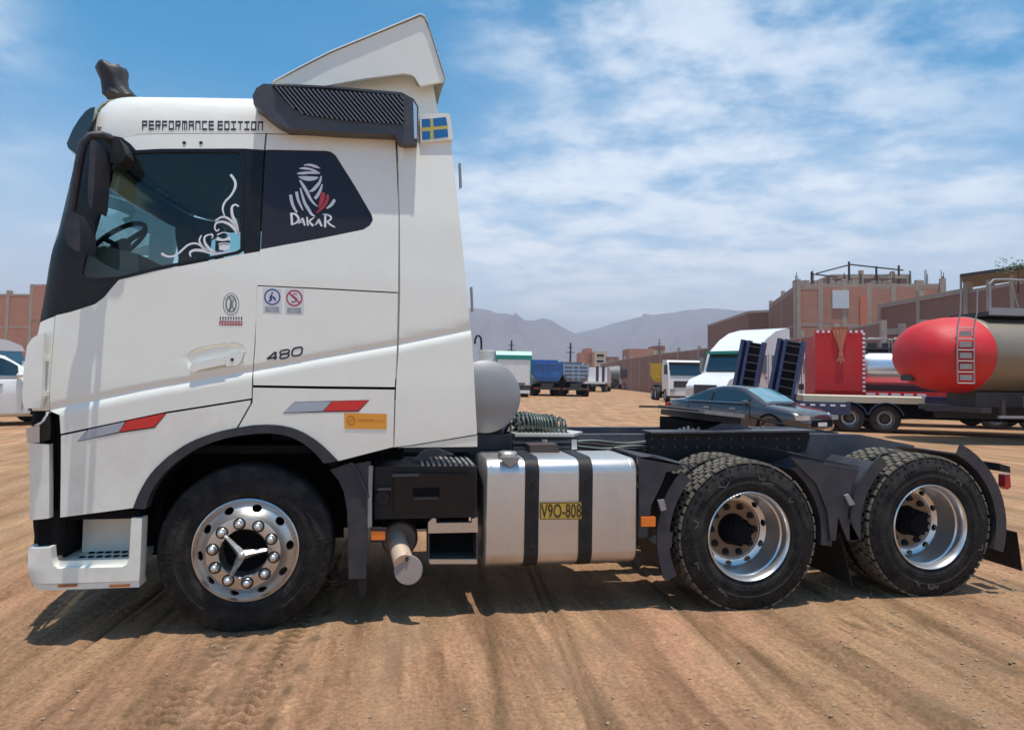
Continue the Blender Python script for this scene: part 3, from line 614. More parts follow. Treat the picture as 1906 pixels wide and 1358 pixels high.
# inspection badge on the door
def ell(cx, cy, rx, ry, n=28): return [(cx+rx*math.cos(2*math.pi*k/n), cy+ry*math.sin(2*math.pi*k/n)) for k in range(n)]
def ring(bm, cx, cy, rx, ry, w_, g, off): ribbon(bm, [(x, y, w_) for x, y in ell(cx, cy, rx, ry)+[ell(cx, cy, rx, ry)[0]]], g, off, 1)
bm = nb(); ring(bm, 430, 566, 14.5, 20.5, 1.2, g_cab, -0.004); b1 = fin(bm, 'inspection_badge', 'ink_grey', T, 0); b1['label'] = 'grey oval inspection badge with a red line below'
bm = nb(); ring(bm, 430, 565.5, 9.3, 15, 2.4, g_cab, -0.005); ribbon(bm, [(427, 553, 2), (430, 560, 3), (429, 572, 4), (426, 579, 2)], g_cab, -0.005); ribbon(bm, [(434, 556, 2), (433, 568, 1.6), (435, 577, 2)], g_cab, -0.005); fin(bm, 'badge_figure', 'ink_grey', b1, 0)
bm = nb()
for k in range(9): ribbon(bm, [(409+k*4.9, 591, 0.1+2.6), (411.6+k*4.9, 591.3, 2.6)], g_cab, -0.005, 1); ribbon(bm, [(410.2+k*4.9, 590, 1.4), (410.2+k*4.9, 596, 1.4)], g_cab, -0.0055, 1)
fin(bm, 'badge_line', 'ink', b1, 0)
bm = nb()
ribbon(bm, [(408, 600.8, 7.6), (451, 601.5, 7.6)], g_cab, -0.004, 1); fin(bm, 'badge_line', 'ink_red', b1, 0)
bm = nb()
for k in range(8): ribbon(bm, [(411+k*5.2, 599, 1.3), (410.5+k*5.2, 604, 1.3)], g_cab, -0.006, 1); ribbon(bm, [(411+k*5.2, 602, 1.0), (414+k*5.2, 600, 1.0)], g_cab, -0.0066, 1)
fin(bm, 'badge_letters', 'paper', b1, 0)
# two safety stickers on the locker
for cx_, ink, lab in ((506.5, 'ink_blue', 'white sticker with a blue round fasten-seat-belt sign'), (547.5, 'ink_red', 'white sticker with a red round no-smoking sign')):
    s1 = decal('safety_sticker', [(cx_-17, 537.5), (cx_+18, 538.5), (cx_+18, 584), (cx_-17, 583)] if ink == 'ink_red' else [(cx_-17, 535.5), (cx_+18, 537), (cx_+18, 582), (cx_-17, 581)], 'paper', T); s1['label'] = lab
    cy_ = 554.5 if ink == 'ink_red' else 552.5
    bm = nb(); ring(bm, cx_+0.3, cy_, 14, 14, 2.6, g_cab, -0.006)
    if ink == 'ink_red':
        ribbon(bm, [(cx_-9, cy_-9, 2.8), (cx_+10, cy_+9, 2.8)], g_cab, -0.0065, 1); ribbon(bm, [(cx_+5, cy_-6, 1.6), (cx_+1, cy_-8, 1.6), (cx_-3, cy_-5, 1.6), (cx_+2, cy_-1, 1.6), (cx_+5, cy_+3, 2), (cx_, cy_+7, 2), (cx_-5, cy_+7, 3)], g_cab, -0.007)
    else:
        ribbon(bm, [(cx_, cy_-9, 3.4), (cx_+0.5, cy_-6, 3.4)], g_cab, -0.0065, 1); ribbon(bm, [(cx_, cy_-5, 2), (cx_-3, cy_, 4), (cx_-2, cy_+5, 4), (cx_-7, cy_+8, 2)], g_cab, -0.0065); ribbon(bm, [(cx_-4, cy_-3, 1.4), (cx_+4, cy_+2, 3.6), (cx_+6, cy_+7, 2.4)], g_cab, -0.007)
    fin(bm, 'sign_ring', ink, s1, 0)
    bm = nb()
    for k in range(3): ribbon(bm, [(cx_-13, cy_+19+k*3.6, 1.8), (cx_-2, cy_+19.3+k*3.6, 1.3), (cx_+13, cy_+19.6+k*3.6, 1.8)], g_cab, -0.006)
    fin(bm, 'sign_text', 'ink_grey', s1, 0)
# reflective tapes and the orange label
for sil, rd, par in (([(144, 821), (165, 799), (233, 784.5), (221, 803.5)], [(222, 803), (236, 783.5), (309, 768.5), (287, 794)], lowf), ([(527, 768), (550, 748), (617, 747), (601, 764.5)], [(603, 764.5), (618.5, 746.5), (686, 744.5), (666, 764)], lowr)):
    decal('tape_shadow', [(sil[0][0]-1, sil[0][1]+1), (sil[1][0]-1, sil[1][1]-.6), (rd[2][0]+2, rd[2][1]-.6), (rd[3][0]+1, rd[3][1]+2.0), (sil[3][0], sil[3][1]+2.4)], 'ink', par, off=-0.003)
    decal('reflective_tape', sil, 'silver_tape', par, off=-0.006); decal('reflective_tape', rd, 'red', par, off=-0.006)
ol = decal('orange_label', [(640.5, 768), (720, 770), (719.5, 798.5), (641.5, 797)], 'sticker_orange', T, off=-0.008)
bm = nb(); ring(bm, 653.5, 782, 6.8, 8, 1.8, g_cab, -0.010); ribbon(bm, [(650, 785, 1), (654, 781, 2), (658, 779, 1)], g_cab, -0.0105)
for k in range(8): ribbon(bm, [(666+k*4, 781.5, 3.0), (668.8+k*4, 782, 3.0)], g_cab, -0.010, 1)
for k in range(4): ribbon(bm, [(701+k*3.8, 783, 1.6), (703.6+k*3.8, 783.2, 1.6)], g_cab, -0.010, 1)
fin(bm, 'label_print', 'sticker_orange_ink', ol, 0)

# ================================================================== wheels
def tyre_profile(Rr, wd, rb=0.305):
    h = [(rb, 0.045), (rb+0.012, 0.020), (rb+0.035, 0.008), (rb+0.07, 0.0), (rb+0.075, 0.003), (rb+0.11, 0.004), (rb+0.115, 0.0), (Rr-0.055, 0.010), (Rr-0.050, 0.014), (Rr-0.025, 0.022), (Rr-0.010, 0.030), (Rr, 0.048)]
    return h+[(Rr+0.003, wd/2)]+[(r, wd-y) for r, y in h[::-1]]
bm = nb(); lathe(bm, tyre_profile(0.52, 0.31), 72, closed=True); ME_FT = bm
def to_me(bm, name):
    bmesh.ops.recalc_face_normals(bm, faces=bm.faces); me = bpy.data.meshes.new(name); bm.to_mesh(me); bm.free(); return me
def setup(me, mat, smooth=35):
    if smooth: me.polygons.foreach_set('use_smooth', [True]*len(me.polygons)); me.set_sharp_from_angle(angle=R(smooth))
    me.materials.clear(); me.materials.append(MATS[mat]); return me
ME_FT = setup(to_me(ME_FT, 'front_tyre'), 'rubber', 40)
RR = 0.535
bm = nb(); lathe(bm, tyre_profile(RR-0.014, 0.29), 72, closed=True); ME_RT = setup(to_me(bm, 'rear_tyre'), 'rubber', 40)
bm = nb(); nblk = 54
for row in range(5):
    y0 = 0.022+row*0.0505; y1 = y0+0.044
    for k in range(nblk):
        a0 = 2*math.pi*(k+0.5*(row % 2)+0.10*math.sin(k*2.3+row))/nblk; a1 = a0+2*math.pi/nblk*0.80; rr = RR+random.uniform(-0.003, 0.001)
        if row in (0, 4): rr -= 0.004
        vv = []
        for r_ in (RR-0.02, rr):
            for a in (a0, a1):
                for y in (y0, y1):
                    ins = 0.004 if r_ == rr else 0
                    aa = a+(0.008 if a == a0 else -0.008)*(1 if ins else 0); yy = y+(ins if y == y0 else -ins)
                    vv.append(bm.verts.new((r_*math.cos(aa), yy, r_*math.sin(aa))))
        for f in ((0, 1, 3, 2), (4, 6, 7, 5), (0, 4, 5, 1), (2, 3, 7, 6), (0, 2, 6, 4), (1, 5, 7, 3)): bm.faces.new([vv[i] for i in f])
ME_TR = setup(to_me(bm, 'tread'), 'tread', 0)
# front rim with real hand holes
prof = [(0.310, 0.055), (0.314, 0.030), (0.316, 0.012), (0.308, 0.008), (0.300, 0.020), (0.292, 0.030), (0.262, 0.004), (0.232, -0.030), (0.222, -0.050), (0.216, -0.062), (0.208, -0.064), (0.148, -0.064), (0.142, -0.058), (0.140, 0.06), (0.152, 0.06), (0.156, -0.046), (0.206, -0.046), (0.222, -0.018), (0.280, 0.050), (0.300, 0.075)]
bm = nb(); lathe(bm, prof, 80, closed=True); me = to_me(bm, 'front_rim')
ct = nb()
for k in range(10):
    a = 2*math.pi*(k+0.15)/10; c = Vector((0.262*math.cos(a), 0, 0.262*math.sin(a))); u = Vector((math.cos(a), 0, math.sin(a))); v = Vector((-math.sin(a), 0, math.cos(a)))
    pts = [c+u*0.021*math.cos(t)+v*0.030*math.sin(t) for t in [2*math.pi*j/18 for j in range(18)]]
    A = [ct.verts.new(p+Vector((0, -0.2, 0))) for p in pts]; B_ = [ct.verts.new(p+Vector((0, 0.25, 0))) for p in pts]
    ct.faces.new(A); ct.faces.new(B_[::-1])
    for j in range(18): ct.faces.new((A[j], B_[j], B_[(j+1) % 18], A[(j+1) % 18]))
bmesh.ops.recalc_face_normals(ct, faces=ct.faces)
ME_FR = setup(boolean_cut(me, ct), 'alu', 30)
# rear rim: deep dish
prof = [(0.312, 0.055), (0.316, 0.012), (0.310, 0.006), (0.303, 0.012), (0.293, 0.040), (0.290, 0.075), (0.281, 0.085), (0.276, 0.20), (0.262, 0.235), (0.245, 0.246), (0.222, 0.250), (0.216, 0.258), (0.130, 0.258), (0.130, 0.275), (0.235, 0.275), (0.285, 0.25), (0.300, 0.09)]
bm = nb(); lathe(bm, prof, 72, closed=True); me = to_me(bm, 'rear_rim'); ct = nb()
for k in range(10):
    a = 2*math.pi*(k+0.5)/10; u = Vector((math.cos(a), 0, math.sin(a))); v = Vector((-math.sin(a), 0, math.cos(a)))
    pts = [u*0.246+u*0.017*math.cos(t)+v*0.026*math.sin(t) for t in [2*math.pi*j/16 for j in range(16)]]
    A = [ct.verts.new(p+Vector((0, 0.15, 0))) for p in pts]; B_ = [ct.verts.new(p+Vector((0, 0.4, 0))) for p in pts]
    ct.faces.new(A); ct.faces.new(B_[::-1])
    for j in range(16): ct.faces.new((A[j], B_[j], B_[(j+1) % 16], A[(j+1) % 16]))
bmesh.ops.recalc_face_normals(ct, faces=ct.faces)
ME_RR = setup(boolean_cut(me, ct), 'alu_bright', 30)
bm = nb(); lathe(bm, [(0.098, -0.03), (0.115, 0.0), (0.212, 0.0), (0.214, 0.006)], 40); ME_PL = setup(to_me(bm, 'hub_plate'), 'rust_hub', 30)
bm = nb(); lathe(bm, [(0.0, -0.150), (0.055, -0.148), (0.075, -0.136), (0.082, -0.118), (0.100, -0.105), (0.104, -0.02), (0.115, 0.0)], 40)
for k in range(12):
    a = 2*math.pi*k/12; lathe(bm, [(0.0, -0.128), (0.010, -0.128), (0.011, -0.112)], 6, ctr=(0.090*math.cos(a), 0, 0.090*math.sin(a)))
ME_HB = setup(to_me(bm, 'hub'), 'pitch', 30)
bm = nb(); lathe(bm, [(0.0, -0.044), (0.012, -0.044), (0.014, -0.028), (0.022, -0.024), (0.027, 0.0)], 6); ME_NT = setup(to_me(bm, 'wheel_nut'), 'black', 20)
bm = nb(); lathe(bm, [(0.0, -0.044), (0.010, -0.042), (0.019, -0.034), (0.0235, -0.020), (0.0245, -0.004), (0.030, 0.0)], 16); ME_NC = setup(to_me(bm, 'nut_cap'), 'alu_bright', 60)
bm = nb(); lathe(bm, [(0.024, -0.003), (0.036, -0.003), (0.038, 0.002)], 18); ME_WS = setup(to_me(bm, 'washer'), 'black', 30)
def obj(me, name, parent, loc=(0, 0, 0), rot=(0, 0, 0)):
    o = bpy.data.objects.new(name, me); o.location = loc; o.rotation_euler = rot; return link(o, parent)
def front_wheel(X, Y, Z, flip):
    wh = empty('wheel', (X, Y, Z), math.pi if flip else 0, T); obj(ME_FT, 'tyre', wh); obj(ME_FR, 'rim', wh); obj(ME_RB['f'], 'sidewall_ribs', wh)['kind'] = 'stuff'
    for k in range(10):
        a = 2*math.pi*(k+0.75)/10; obj(ME_NC, 'nut_cap', wh, (0.179*math.cos(a), -0.065, 0.179*math.sin(a))); obj(ME_WS, 'washer', wh, (0.179*math.cos(a), -0.064, 0.179*math.sin(a)))
    bm = nb(); lathe(bm, [(0.0, 0.03), (0.06, 0.03), (0.075, 0.045), (0.139, 0.05)], 32); fin(bm, 'hub', 'pitch', wh)
    bm = nb(); c0 = Vector((0, -0.115, 0))     # three-armed hub ornament
    for a in (8, 134, 243):
        d = Vector((math.cos(R(a)), 0, math.sin(R(a)))); s_ = Vector((-d.z, 0, d.x)); tip = d*0.165+Vector((0, -0.082, 0))
        A = [c0+Vector((0, -0.012, 0)), c0+s_*0.026+Vector((0, 0.018, 0)), c0-s_*0.026+Vector((0, 0.018, 0))]
        B_ = [tip+Vector((0, -0.006, 0)), tip+s_*0.007+Vector((0, 0.012, 0)), tip-s_*0.007+Vector((0, 0.012, 0))]
        A = [bm.verts.new(v) for v in A]; B_ = [bm.verts.new(v) for v in B_]; bm.faces.new(A); bm.faces.new(B_[::-1])
        for i in range(3): bm.faces.new((A[i], B_[i], B_[(i+1) % 3], A[(i+1) % 3]))
    lathe(bm, [(0.0, -0.022), (0.014, -0.018), (0.022, -0.006), (0.020, 0.01)], 14, ctr=c0)
    lathe(bm, [(0.012, 0.0), (0.014, 0.16)], 10, ctr=c0)
    fin(bm, 'hub_ornament', 'alu', wh, 30)
    return wh
def rear_wheel(X, Y, Z, flip):
    wh = empty('wheel', (X, Y, Z), math.pi if flip else 0, T); a0 = random.uniform(0, 1)
    for y in (0.0, 0.335):
        o = obj(ME_RT, 'tyre', wh, (0, y, 0)); obj(ME_TR, 'tread', wh, (0, y, 0), (0, a0+y*3, 0))['kind'] = 'stuff'
    obj(ME_RB['r'], 'sidewall_ribs', wh)['kind'] = 'stuff'; obj(ME_RR, 'rim', wh, (0, 0, 0), (0, a0, 0)); obj(ME_PL, 'hub_plate', wh, (0, 0.257, 0)); obj(ME_HB, 'hub', wh, (0, 0.257, 0))
    for k in range(10):
        a = 2*math.pi*(k+0.2)/10-a0; obj(ME_NT, 'wheel_nut', wh, (0.172*math.cos(a), 0.256, 0.172*math.sin(a)))
    bm = nb(); lathe(bm, [(0.0, 0.62), (0.30, 0.60), (0.305, 0.38)], 32); fin(bm, 'inner_rim', 'galv', wh)
    return wh
ME_RB = {}
for nm_, rr_ in (('f', 0.52), ('r', RR-0.014)):
    bm = nb()
    for k in range(90):
        a = 2*math.pi*k/90; c_, s_ = math.cos(a), math.sin(a); m_ = Matrix(((c_, 0, -s_, 0), (0, 1, 0, 0), (s_, 0, c_, 0), (0, 0, 0, 1)))
        box(bm, 0.352, 0.372, 0.0, 0.01, -0.0035, 0.0035, m_)
        if k % 2: box(bm, rr_-0.045, rr_-0.028, 0.011, 0.024, -0.006, 0.006, m_)
        if k % 9 in (0, 1, 2, 3): box(bm, 0.425, 0.450, -0.002, 0.012, -0.007, 0.004, m_)
    ME_RB[nm_] = setup(to_me(bm, 'sidewall_ribs'), 'rubber', 0)
WX1 = P(457, 1024, 0.02)[0]; WX2 = P(1397, 997, 0.0)[0]; WX3 = P(1735, 977, 0.0)[0]
WZ1, WZ2, WZ3 = 0.492, 0.492, 0.525
front_wheel(WX1, 0.02, WZ1, False); front_wheel(WX1, 2.48, WZ1, True)
for X, Z in ((WX2, WZ2), (WX3, WZ3)): rear_wheel(X, 0.0, Z, False); rear_wheel(X, 2.5, Z, True)
bm = nb()
tube(bm, [(WX1, 0.34, WZ1-0.02), (WX1, 0.7, WZ1-0.06), (WX1, 1.8, WZ1-0.06), (WX1, 2.16, WZ1-0.02)], 0.06, 10); fin(bm, 'front_axle', 'black', T)
for X, Z in ((WX2, WZ2), (WX3, WZ3)):
    bm = nb(); tube(bm, [(X, 0.62, Z), (X, 0.95, Z), (X, 1.0, Z), (X, 1.5, Z), (X, 1.55, Z), (X, 1.88, Z)], [0.10, 0.10, 0.22, 0.22, 0.10, 0.10], 16); fin(bm, 'rear_axle', 'black', T)

# chalk scribbles on the rear sidewalls
rs_ = random.Random(11)
for wx, wz in ((WX2, WZ2), (WX3, WZ3)):
    for k in range(7):
        a = rs_.uniform(0, 2*math.pi); r0 = rs_.uniform(0.40, 0.46); bm = nb(); q = []
        for j in range(4+k % 3): q.append((wx+(r0+rs_.uniform(-0.022, 0.022))*math.cos(a+rs_.uniform(0.0, 0.05)*j), wz+(r0+rs_.uniform(-0.022, 0.022))*math.sin(a+rs_.uniform(0.0, 0.05)*j)))
        q = catmull(q, 4)
        for i in range(len(q)-1):
            d = np.array(q[i+1])-np.array(q[i]); l_ = math.hypot(*d) or 1; nx_, nz_ = -d[1]/l_*0.0026, d[0]/l_*0.0026; yy_ = -0.0035
            bm.faces.new([bm.verts.new(p) for p in ((q[i][0]+nx_, yy_, q[i][1]+nz_), (q[i+1][0]+nx_, yy_, q[i+1][1]+nz_), (q[i+1][0]-nx_, yy_, q[i+1][1]-nz_), (q[i][0]-nx_, yy_, q[i][1]-nz_))])
        bmesh.ops.remove_doubles(bm, verts=bm.verts, dist=0.0005); fin(bm, 'chalk_mark', 'chalk', T, 0)
# ================================================================== chassis
rx0 = -1.1; zt = P(1150, 813, 0.85)[1]; rxe = P(1700, 833, 0.85)[0]; ze = P(1700, 831, 0.85)[1]; rxm = P(1600, 811, 0.85)[0]; zm = P(1600, 811, 0.85)[1]
def rail(y0):
    bm = nb(); prism(bm, [(rx0, zt-0.27), (rx0, zt), (rxm-0.3, zm+0.005), (rxm, zm), (rxe, ze), (rxe, ze-0.06), (rxm-0.1, zm-0.22), (rxm-0.5, zm-0.27)], y0, y0+0.012)
    fl = [(rx0, zt), (rxm-0.3, zm+0.005), (rxm, zm), (rxe, ze)]
    for (a, b), (c, d) in zip(fl[:-1], fl[1:]): prism(bm, [(a, b), (c, d), (c, d+0.012), (a, b+0.012)], min(y0, y0), y0+0.08)
    return fin(bm, 'frame_rail', 'frame', T, 30)
rail(0.84); rail(1.58)
for px in (1010, 1180, 1330, 1480, 1590):
    x = P(px, 830, 1.2)[0]; bm = nb(); box(bm, x-0.04, x+0.04, 0.86, 1.64, zt-0.2, zt-0.05); fin(bm, 'cross_member', 'black', T, bev=0.005)
# bolted side plate under the coupling
pl = [(1204, 806), (1230, 803.5), (1505, 802), (1508, 812), (1500, 838), (1440, 860), (1260, 860), (1206, 850)]
bm = nb(); pprism(bm, pl, 0.80, 0.835); sp = fin(bm, 'mounting_plate', 'black', T, bev=0.004)
bm = nb(); (ax, az), (bx_, bz_) = P(1204, 805, 0.8), P(1506, 801.5, 0.8); prism(bm, [(ax, az), (bx_, bz_), (bx_, bz_+0.014), (ax, az+0.014)], 0.70, 0.92); fin(bm, 'plate_flange', 'frame', T, bev=0.003)
for r_ in range(2):
    for k in range(14):
        bm = nb(); c = PV(1213+k*21, 816+r_*16, 0.80); lathe(bm, [(0.0, -0.012), (0.011, -0.012), (0.013, 0.0)], 6, ctr=c); fin(bm, 'bolt', 'frame', sp, 20)
# fifth wheel coupling
fy = 1.25; _z = P(1310, 766, 1.0)[1]; fa = (P(1226, 760, 1.6)[0], _z+0.02); fb = (P(1402, 775, 0.85)[0], _z-0.03)
fw = empty('fifth_wheel', ((fa[0]+fb[0])/2, fy, (fa[1]+fb[1])/2), parent=T)
hw = (fb[0]-fa[0])/2; tl = math.atan2(fb[1]-fa[1], fb[0]-fa[0])
out_ = [(-hw, 0.36), (-hw+0.06, 0.46), (-0.1, 0.48), (hw-0.1, 0.44), (hw, 0.22), (hw-0.02, 0.10), (hw-0.30, 0.06), (hw-0.36, 0.0), (hw-0.30, -0.06), (hw-0.02, -0.10), (hw, -0.22), (hw-0.1, -0.44), (-0.1, -0.48), (-hw+0.06, -0.46), (-hw, -0.36)]
bm = nb(); prism(bm, out_, -0.02, 0.012, 'Z'); fin(bm, 'coupling_plate', 'steel', fw, bev=0.008, rot=(0, -tl, 0))
bm = nb(); prism(bm, [(x*0.93, y*0.93) for x, y in out_], -0.075, -0.025, 'Z'); fin(bm, 'coupling_skirt', 'black', fw, bev=0.01, rot=(0, -tl, 0))
bm = nb(); box(bm, -0.26, 0.16, -0.34, 0.34, P(1320, 803, 0.85)[1]-(fa[1]+fb[1])/2-0.02, -0.07); fin(bm, 'coupling_body', 'pitch', fw, bev=0.03)
for y in (-0.40, 0.34):
    bm = nb(); zl = P(1320, 803, 0.85)[1]-(fa[1]+fb[1])/2; prism(bm, [(-0.19, zl), (0.30, zl), (0.17, -0.08), (-0.02, -0.08)], y, y+0.06); fin(bm, 'pedestal', 'frame', fw, bev=0.012)
for k in range(9):
    bm = nb(); px = (1265, 1273, 1281, 1290, 1300, 1395, 1402, 1411, 1420)[k]; v = PV(px, 801, 0.88); lathe(bm, [(0.0, 0.028+0.01*(k % 3)), (0.012, 0.028+0.01*(k % 3)), (0.015, 0.0)], 6, axis='Z', ctr=v-fw.location-Vector((0, 0, 0.01))); fin(bm, 'bolt', 'galv', fw, 20)
bm = nb(); v = lambda a, b, c: PV(a, b, c); tube(bm, [v(1190, 756, 0.75), v(1230, 756.5, 0.78), v(1300, 764, 0.80)], 0.008, 6); fin(bm, 'release_handle', 'black', T)
bm = nb(); tube(bm, [v(1395, 775, 0.9), v(1440, 786, 0.9), v(1500, 797, 0.92), v(1560, 806, 0.95)], 0.008, 6); fin(bm, 'air_line', 'black', T)
zz_ = P(1400, 803, 1.4)[1]
bm = nb(); box(bm, P(1130, 800, 1.6)[0], P(1560, 800, 1.6)[0], 0.98, 1.52, zt-0.12, zt-0.09); fin(bm, 'centre_plate', 'black', T)
bm = nb(); (ax, az), (bx_, bz_) = P(1130, 800, 1.62), P(1206, 800, 1.62); box(bm, ax, bx_, 1.60, 1.9, az-0.02, az+0.01); fin(bm, 'rear_step_plate', 'steel', T)
# deck plate and coiled air hoses behind the cab
bm = nb(); (ax, az), (bx_, bz_) = P(955, 822, 0.80), P(1090, 818, 0.80)
prism(bm, [(ax, 0.72), (bx_-0.12, 0.72), (bx_+0.02, 0.95), (bx_-0.15, 1.35), (ax-0.02, 1.35)], zt+0.014, zt+0.035, 'Z'); dk = fin(bm, 'deck_plate', 'deck', T, bev=0.004)
for k in range(13):
    bm = nb(); x = ax+0.02+k*0.035; box(bm, x, x+0.018, 0.75+0.004*k, 1.25, zt+0.035, zt+0.043); fin(bm, 'deck_rib', 'alu', dk)
for px in (1014, 1069):
    bm = nb(); pprism(bm, [(px-5, 818), (px+5, 818), (px+5, 836), (px-5, 836)], 0.70, 0.73); fin(bm, 'deck_clip', 'alu', dk, bev=0.004)
bm = nb(); pprism(bm, [(955, 821), (1072, 819), (1072, 824), (955, 826)], 0.72, 0.76); pprism(bm, [(955, 831), (1072, 829), (1072, 834), (955, 836)], 0.72, 0.76); fin(bm, 'deck_edge', 'frame', dk, bev=0.003)
def helix(c, length, r, turns, th, tilt):
    n = turns*12; pts = []
    for k in range(n+1):
        a = 2*math.pi*k/12; u = k/n; pts.append(Vector((c[0]+length*(u-0.5)+0.02*math.sin(7*u), c[1]+r*math.cos(a)+tilt*(u-0.5), c[2]+r*math.sin(a)+0.012*math.sin(5*u+tilt*9))))
    bm = nb(); tube(bm, pts, th, 5); return fin(bm, 'coiled_air_hose', 'coil', T, 60)
hxm = P(990, 800, 1.0)[0]
for k in range(5): helix((hxm+random.uniform(-0.05, 0.05), 0.86+0.10*k, zt+0.10+0.012*(k % 3)), 0.40+0.06*(k % 2), 0.052, 14, 0.0085, random.uniform(-0.1, 0.1))
for k in range(5):
    bm = nb(); x = P(930+k*9, 815, 0.9)[0]; tube(bm, [(x, 0.9+0.03*k, zt), (x+0.03, 0.92, zt+0.06+0.03*(k % 2)), (x+0.10, 0.95, zt+0.11), (x+0.16, 1.0, zt+0.05)], 0.012, 6); fin(bm, 'air_hose', 'black' if k % 2 else 'galv', T)
for k in range(4):
    bm = nb(); pts = [PV(px, 822+k*5+2.5*math.sin(px*0.05+k), 0.825-0.008*k) for px in range(1075, 1215, 12)]; tube(bm, pts, 0.009, 6); fin(bm, 'air_line', 'black' if k % 2 else 'coil', T)
for k in range(7):
    bm = nb(); c = PV(1082+k*19, 834, 0.838); lathe(bm, [(0.0, -0.014), (0.010, -0.014), (0.014, -0.004), (0.016, 0.0)], 6, ctr=c); fin(bm, 'bolt', 'frame', T, 20)
for px, py in ((1250, 905), (1590, 905)):
    bm = nb(); c = PV(px, py, 0.66); lathe(bm, [(0.0, 0.0), (0.06, 0.0), (0.085, 0.02), (0.085, 0.10), (0.06, 0.13), (0.0, 0.13)], 18, axis='X', ctr=c); fin(bm, 'brake_chamber', 'black', T)
for a in (990, 1090.5):
    for py in (895, 1018):
        bm = nb(); lathe(bm, [(0.0, -0.010), (0.008, -0.010), (0.010, 0.0)], 6, ctr=PV(a, py, 0.021)); fin(bm, 'strap_bolt', 'black', T, 20)
# silver reservoir behind the cab
c = PV(903, 738, 0.45); rad = 0.268
bm = nb(); lathe(bm, [(0.0, -0.055), (0.08, -0.052), (0.17, -0.036), (0.235, -0.012), (0.262, 0.008), (rad, 0.03), (rad, 1.45), (0.23, 1.50), (0.0, 1.52)], 56, ctr=c)
fin(bm, 'air_reservoir', 'galv', T, 30)
bm = nb(); tube(bm, [PV(905, 672, 0.7), PV(905, 655, 0.7)], 0.055, 16); tube(bm, [PV(905, 655, 0.7), PV(905, 651, 0.7)], 0.062, 16); fin(bm, 'filler_neck', 'white_low', T)
bm = nb(); tube(bm, [PV(896, 668, 0.75), PV(896, 640, 0.75), PV(895.5, 630, 0.75), PV(892, 624.5, 0.75), PV(887.5, 625, 0.75), PV(884.5, 631, 0.75), PV(884, 640, 0.75)], 0.008, 8); fin(bm, 'breather_pipe', 'black', T)
bm = nb(); box(bm, c.x-0.2, c.x+0.2, 0.86, 1.64, zt, c.z-rad+0.06); fin(bm, 'reservoir_cradle', 'black', T)

# ---- fuel tank
(tx0, tz1), (tx1, tz0) = P(905, 852, 0.03), P(1186, 1050, 0.03)
def tank_sec(e=0.0):
    y0, y1, z0, z1 = 0.03-e, 0.66+e, tz0-e, tz1-0.01+e; r1, r2 = 0.10+e, 0.13+e; o = []
    for cx_, cy_, a, r_ in ((y0+r1, z1-r1, 180, r1), (y1-r2, z1-r2, 90, r2), (y1-r2, z0+r2, 0, r2), (y0+r1, z0+r1, -90, r1)):
        for k in range(9): t = R(a-90*k/8); o.append((cx_+r_*math.cos(t), cy_+r_*math.sin(t)))
    return o
bm = nb(); s_ = tank_sec(); secs = [(tx0, -0.02), (tx0+0.012, -0.004), (tx0+0.03, 0.0), (tx1-0.03, 0.0), (tx1-0.012, -0.004), (tx1, -0.02)]
rings = []
for x, e in secs: rings.append([bm.verts.new((x, y, z)) for y, z in tank_sec(e)])
n_ = len(rings[0])
for i in range(len(rings)-1):
    for k in range(n_): bm.faces.new((rings[i][k], rings[i][(k+1) % n_], rings[i+1][(k+1) % n_], rings[i+1][k]))
bm.faces.new(rings[0]); bm.faces.new(rings[-1][::-1]); ft = fin(bm, 'fuel_tank', 'alu_tank', T, 40)
for a, b in ((977, 1003), (1078, 1103)):
    xa, xb2 = P(a, 950, 0.02)[0], P(b, 950, 0.02)[0]; bm = nb(); A = [[bm.verts.new((x, y, z)) for y, z in tank_sec(e)] for x, e in ((xa, 0.001), (xa, 0.008), (xb2, 0.008), (xb2, 0.001))]
    for i in range(3):
        for k in range(n_): bm.faces.new((A[i][k], A[i][(k+1) % n_], A[i+1][(k+1) % n_], A[i+1][k]))
    fin(bm, 'tank_strap', 'black', T, 30)
for px in (914, 1176):
    xa = P(px, 950, 0.02)[0]; bm = nb(); A = [[bm.verts.new((x, y, z)) for y, z in tank_sec(e)] for x, e in ((xa-0.007, 0.0), (xa, 0.004), (xa+0.007, 0.0))]
    for i in range(2):
        for k in range(n_): bm.faces.new((A[i][k], A[i][(k+1) % n_], A[i+1][(k+1) % n_], A[i+1][k]))
    fin(bm, 'weld_seam', 'alu_tank', ft, 60)
cx_, cz_ = P(943, 855, 0.16); bm = nb(); lathe(bm, [(0.0, 0.045), (0.055, 0.045), (0.066, 0.034), (0.068, 0.008), (0.05, 0.0), (0.05, -0.03)], 28, axis='Z', ctr=(cx_, 0.13, tz1-0.012)); fin(bm, 'filler_cap', 'alu', T, 30, rot=None)
bm = nb(); prism(bm, [(cx_-0.065, tz1+0.005), (cx_-0.055, tz1-0.02), (cx_-0.006, tz1-0.055), (cx_+0.006, tz1-0.055), (cx_+0.055, tz1-0.02), (cx_+0.065, tz1+0.005)], 0.02, 0.07); fin(bm, 'cap_bracket', 'steel', T, bev=0.004)
bm = nb(); pprism(bm, [(985, 828), (1038, 827), (1044, 849), (990, 850)], 0.42, 0.60); fin(bm, 'level_sender_box', 'brown_box', T, bev=0.01)
gt = lambda X, Z: 0.03
pt = decal('registration_plate', [(1005.5, 934.5), (1082, 933.5), (1082, 966), (1005.5, 966.5)], 'plate_yellow', T, gt, -0.012)
bm = nb()
for q in ([(1006, 936), (1082, 935)], [(1006, 965.5), (1082, 965)], [(1006.5, 935), (1006.5, 966)]): ribbon(bm, [(x, y, 1.3) for x, y in q], gt, -0.0130, 1)
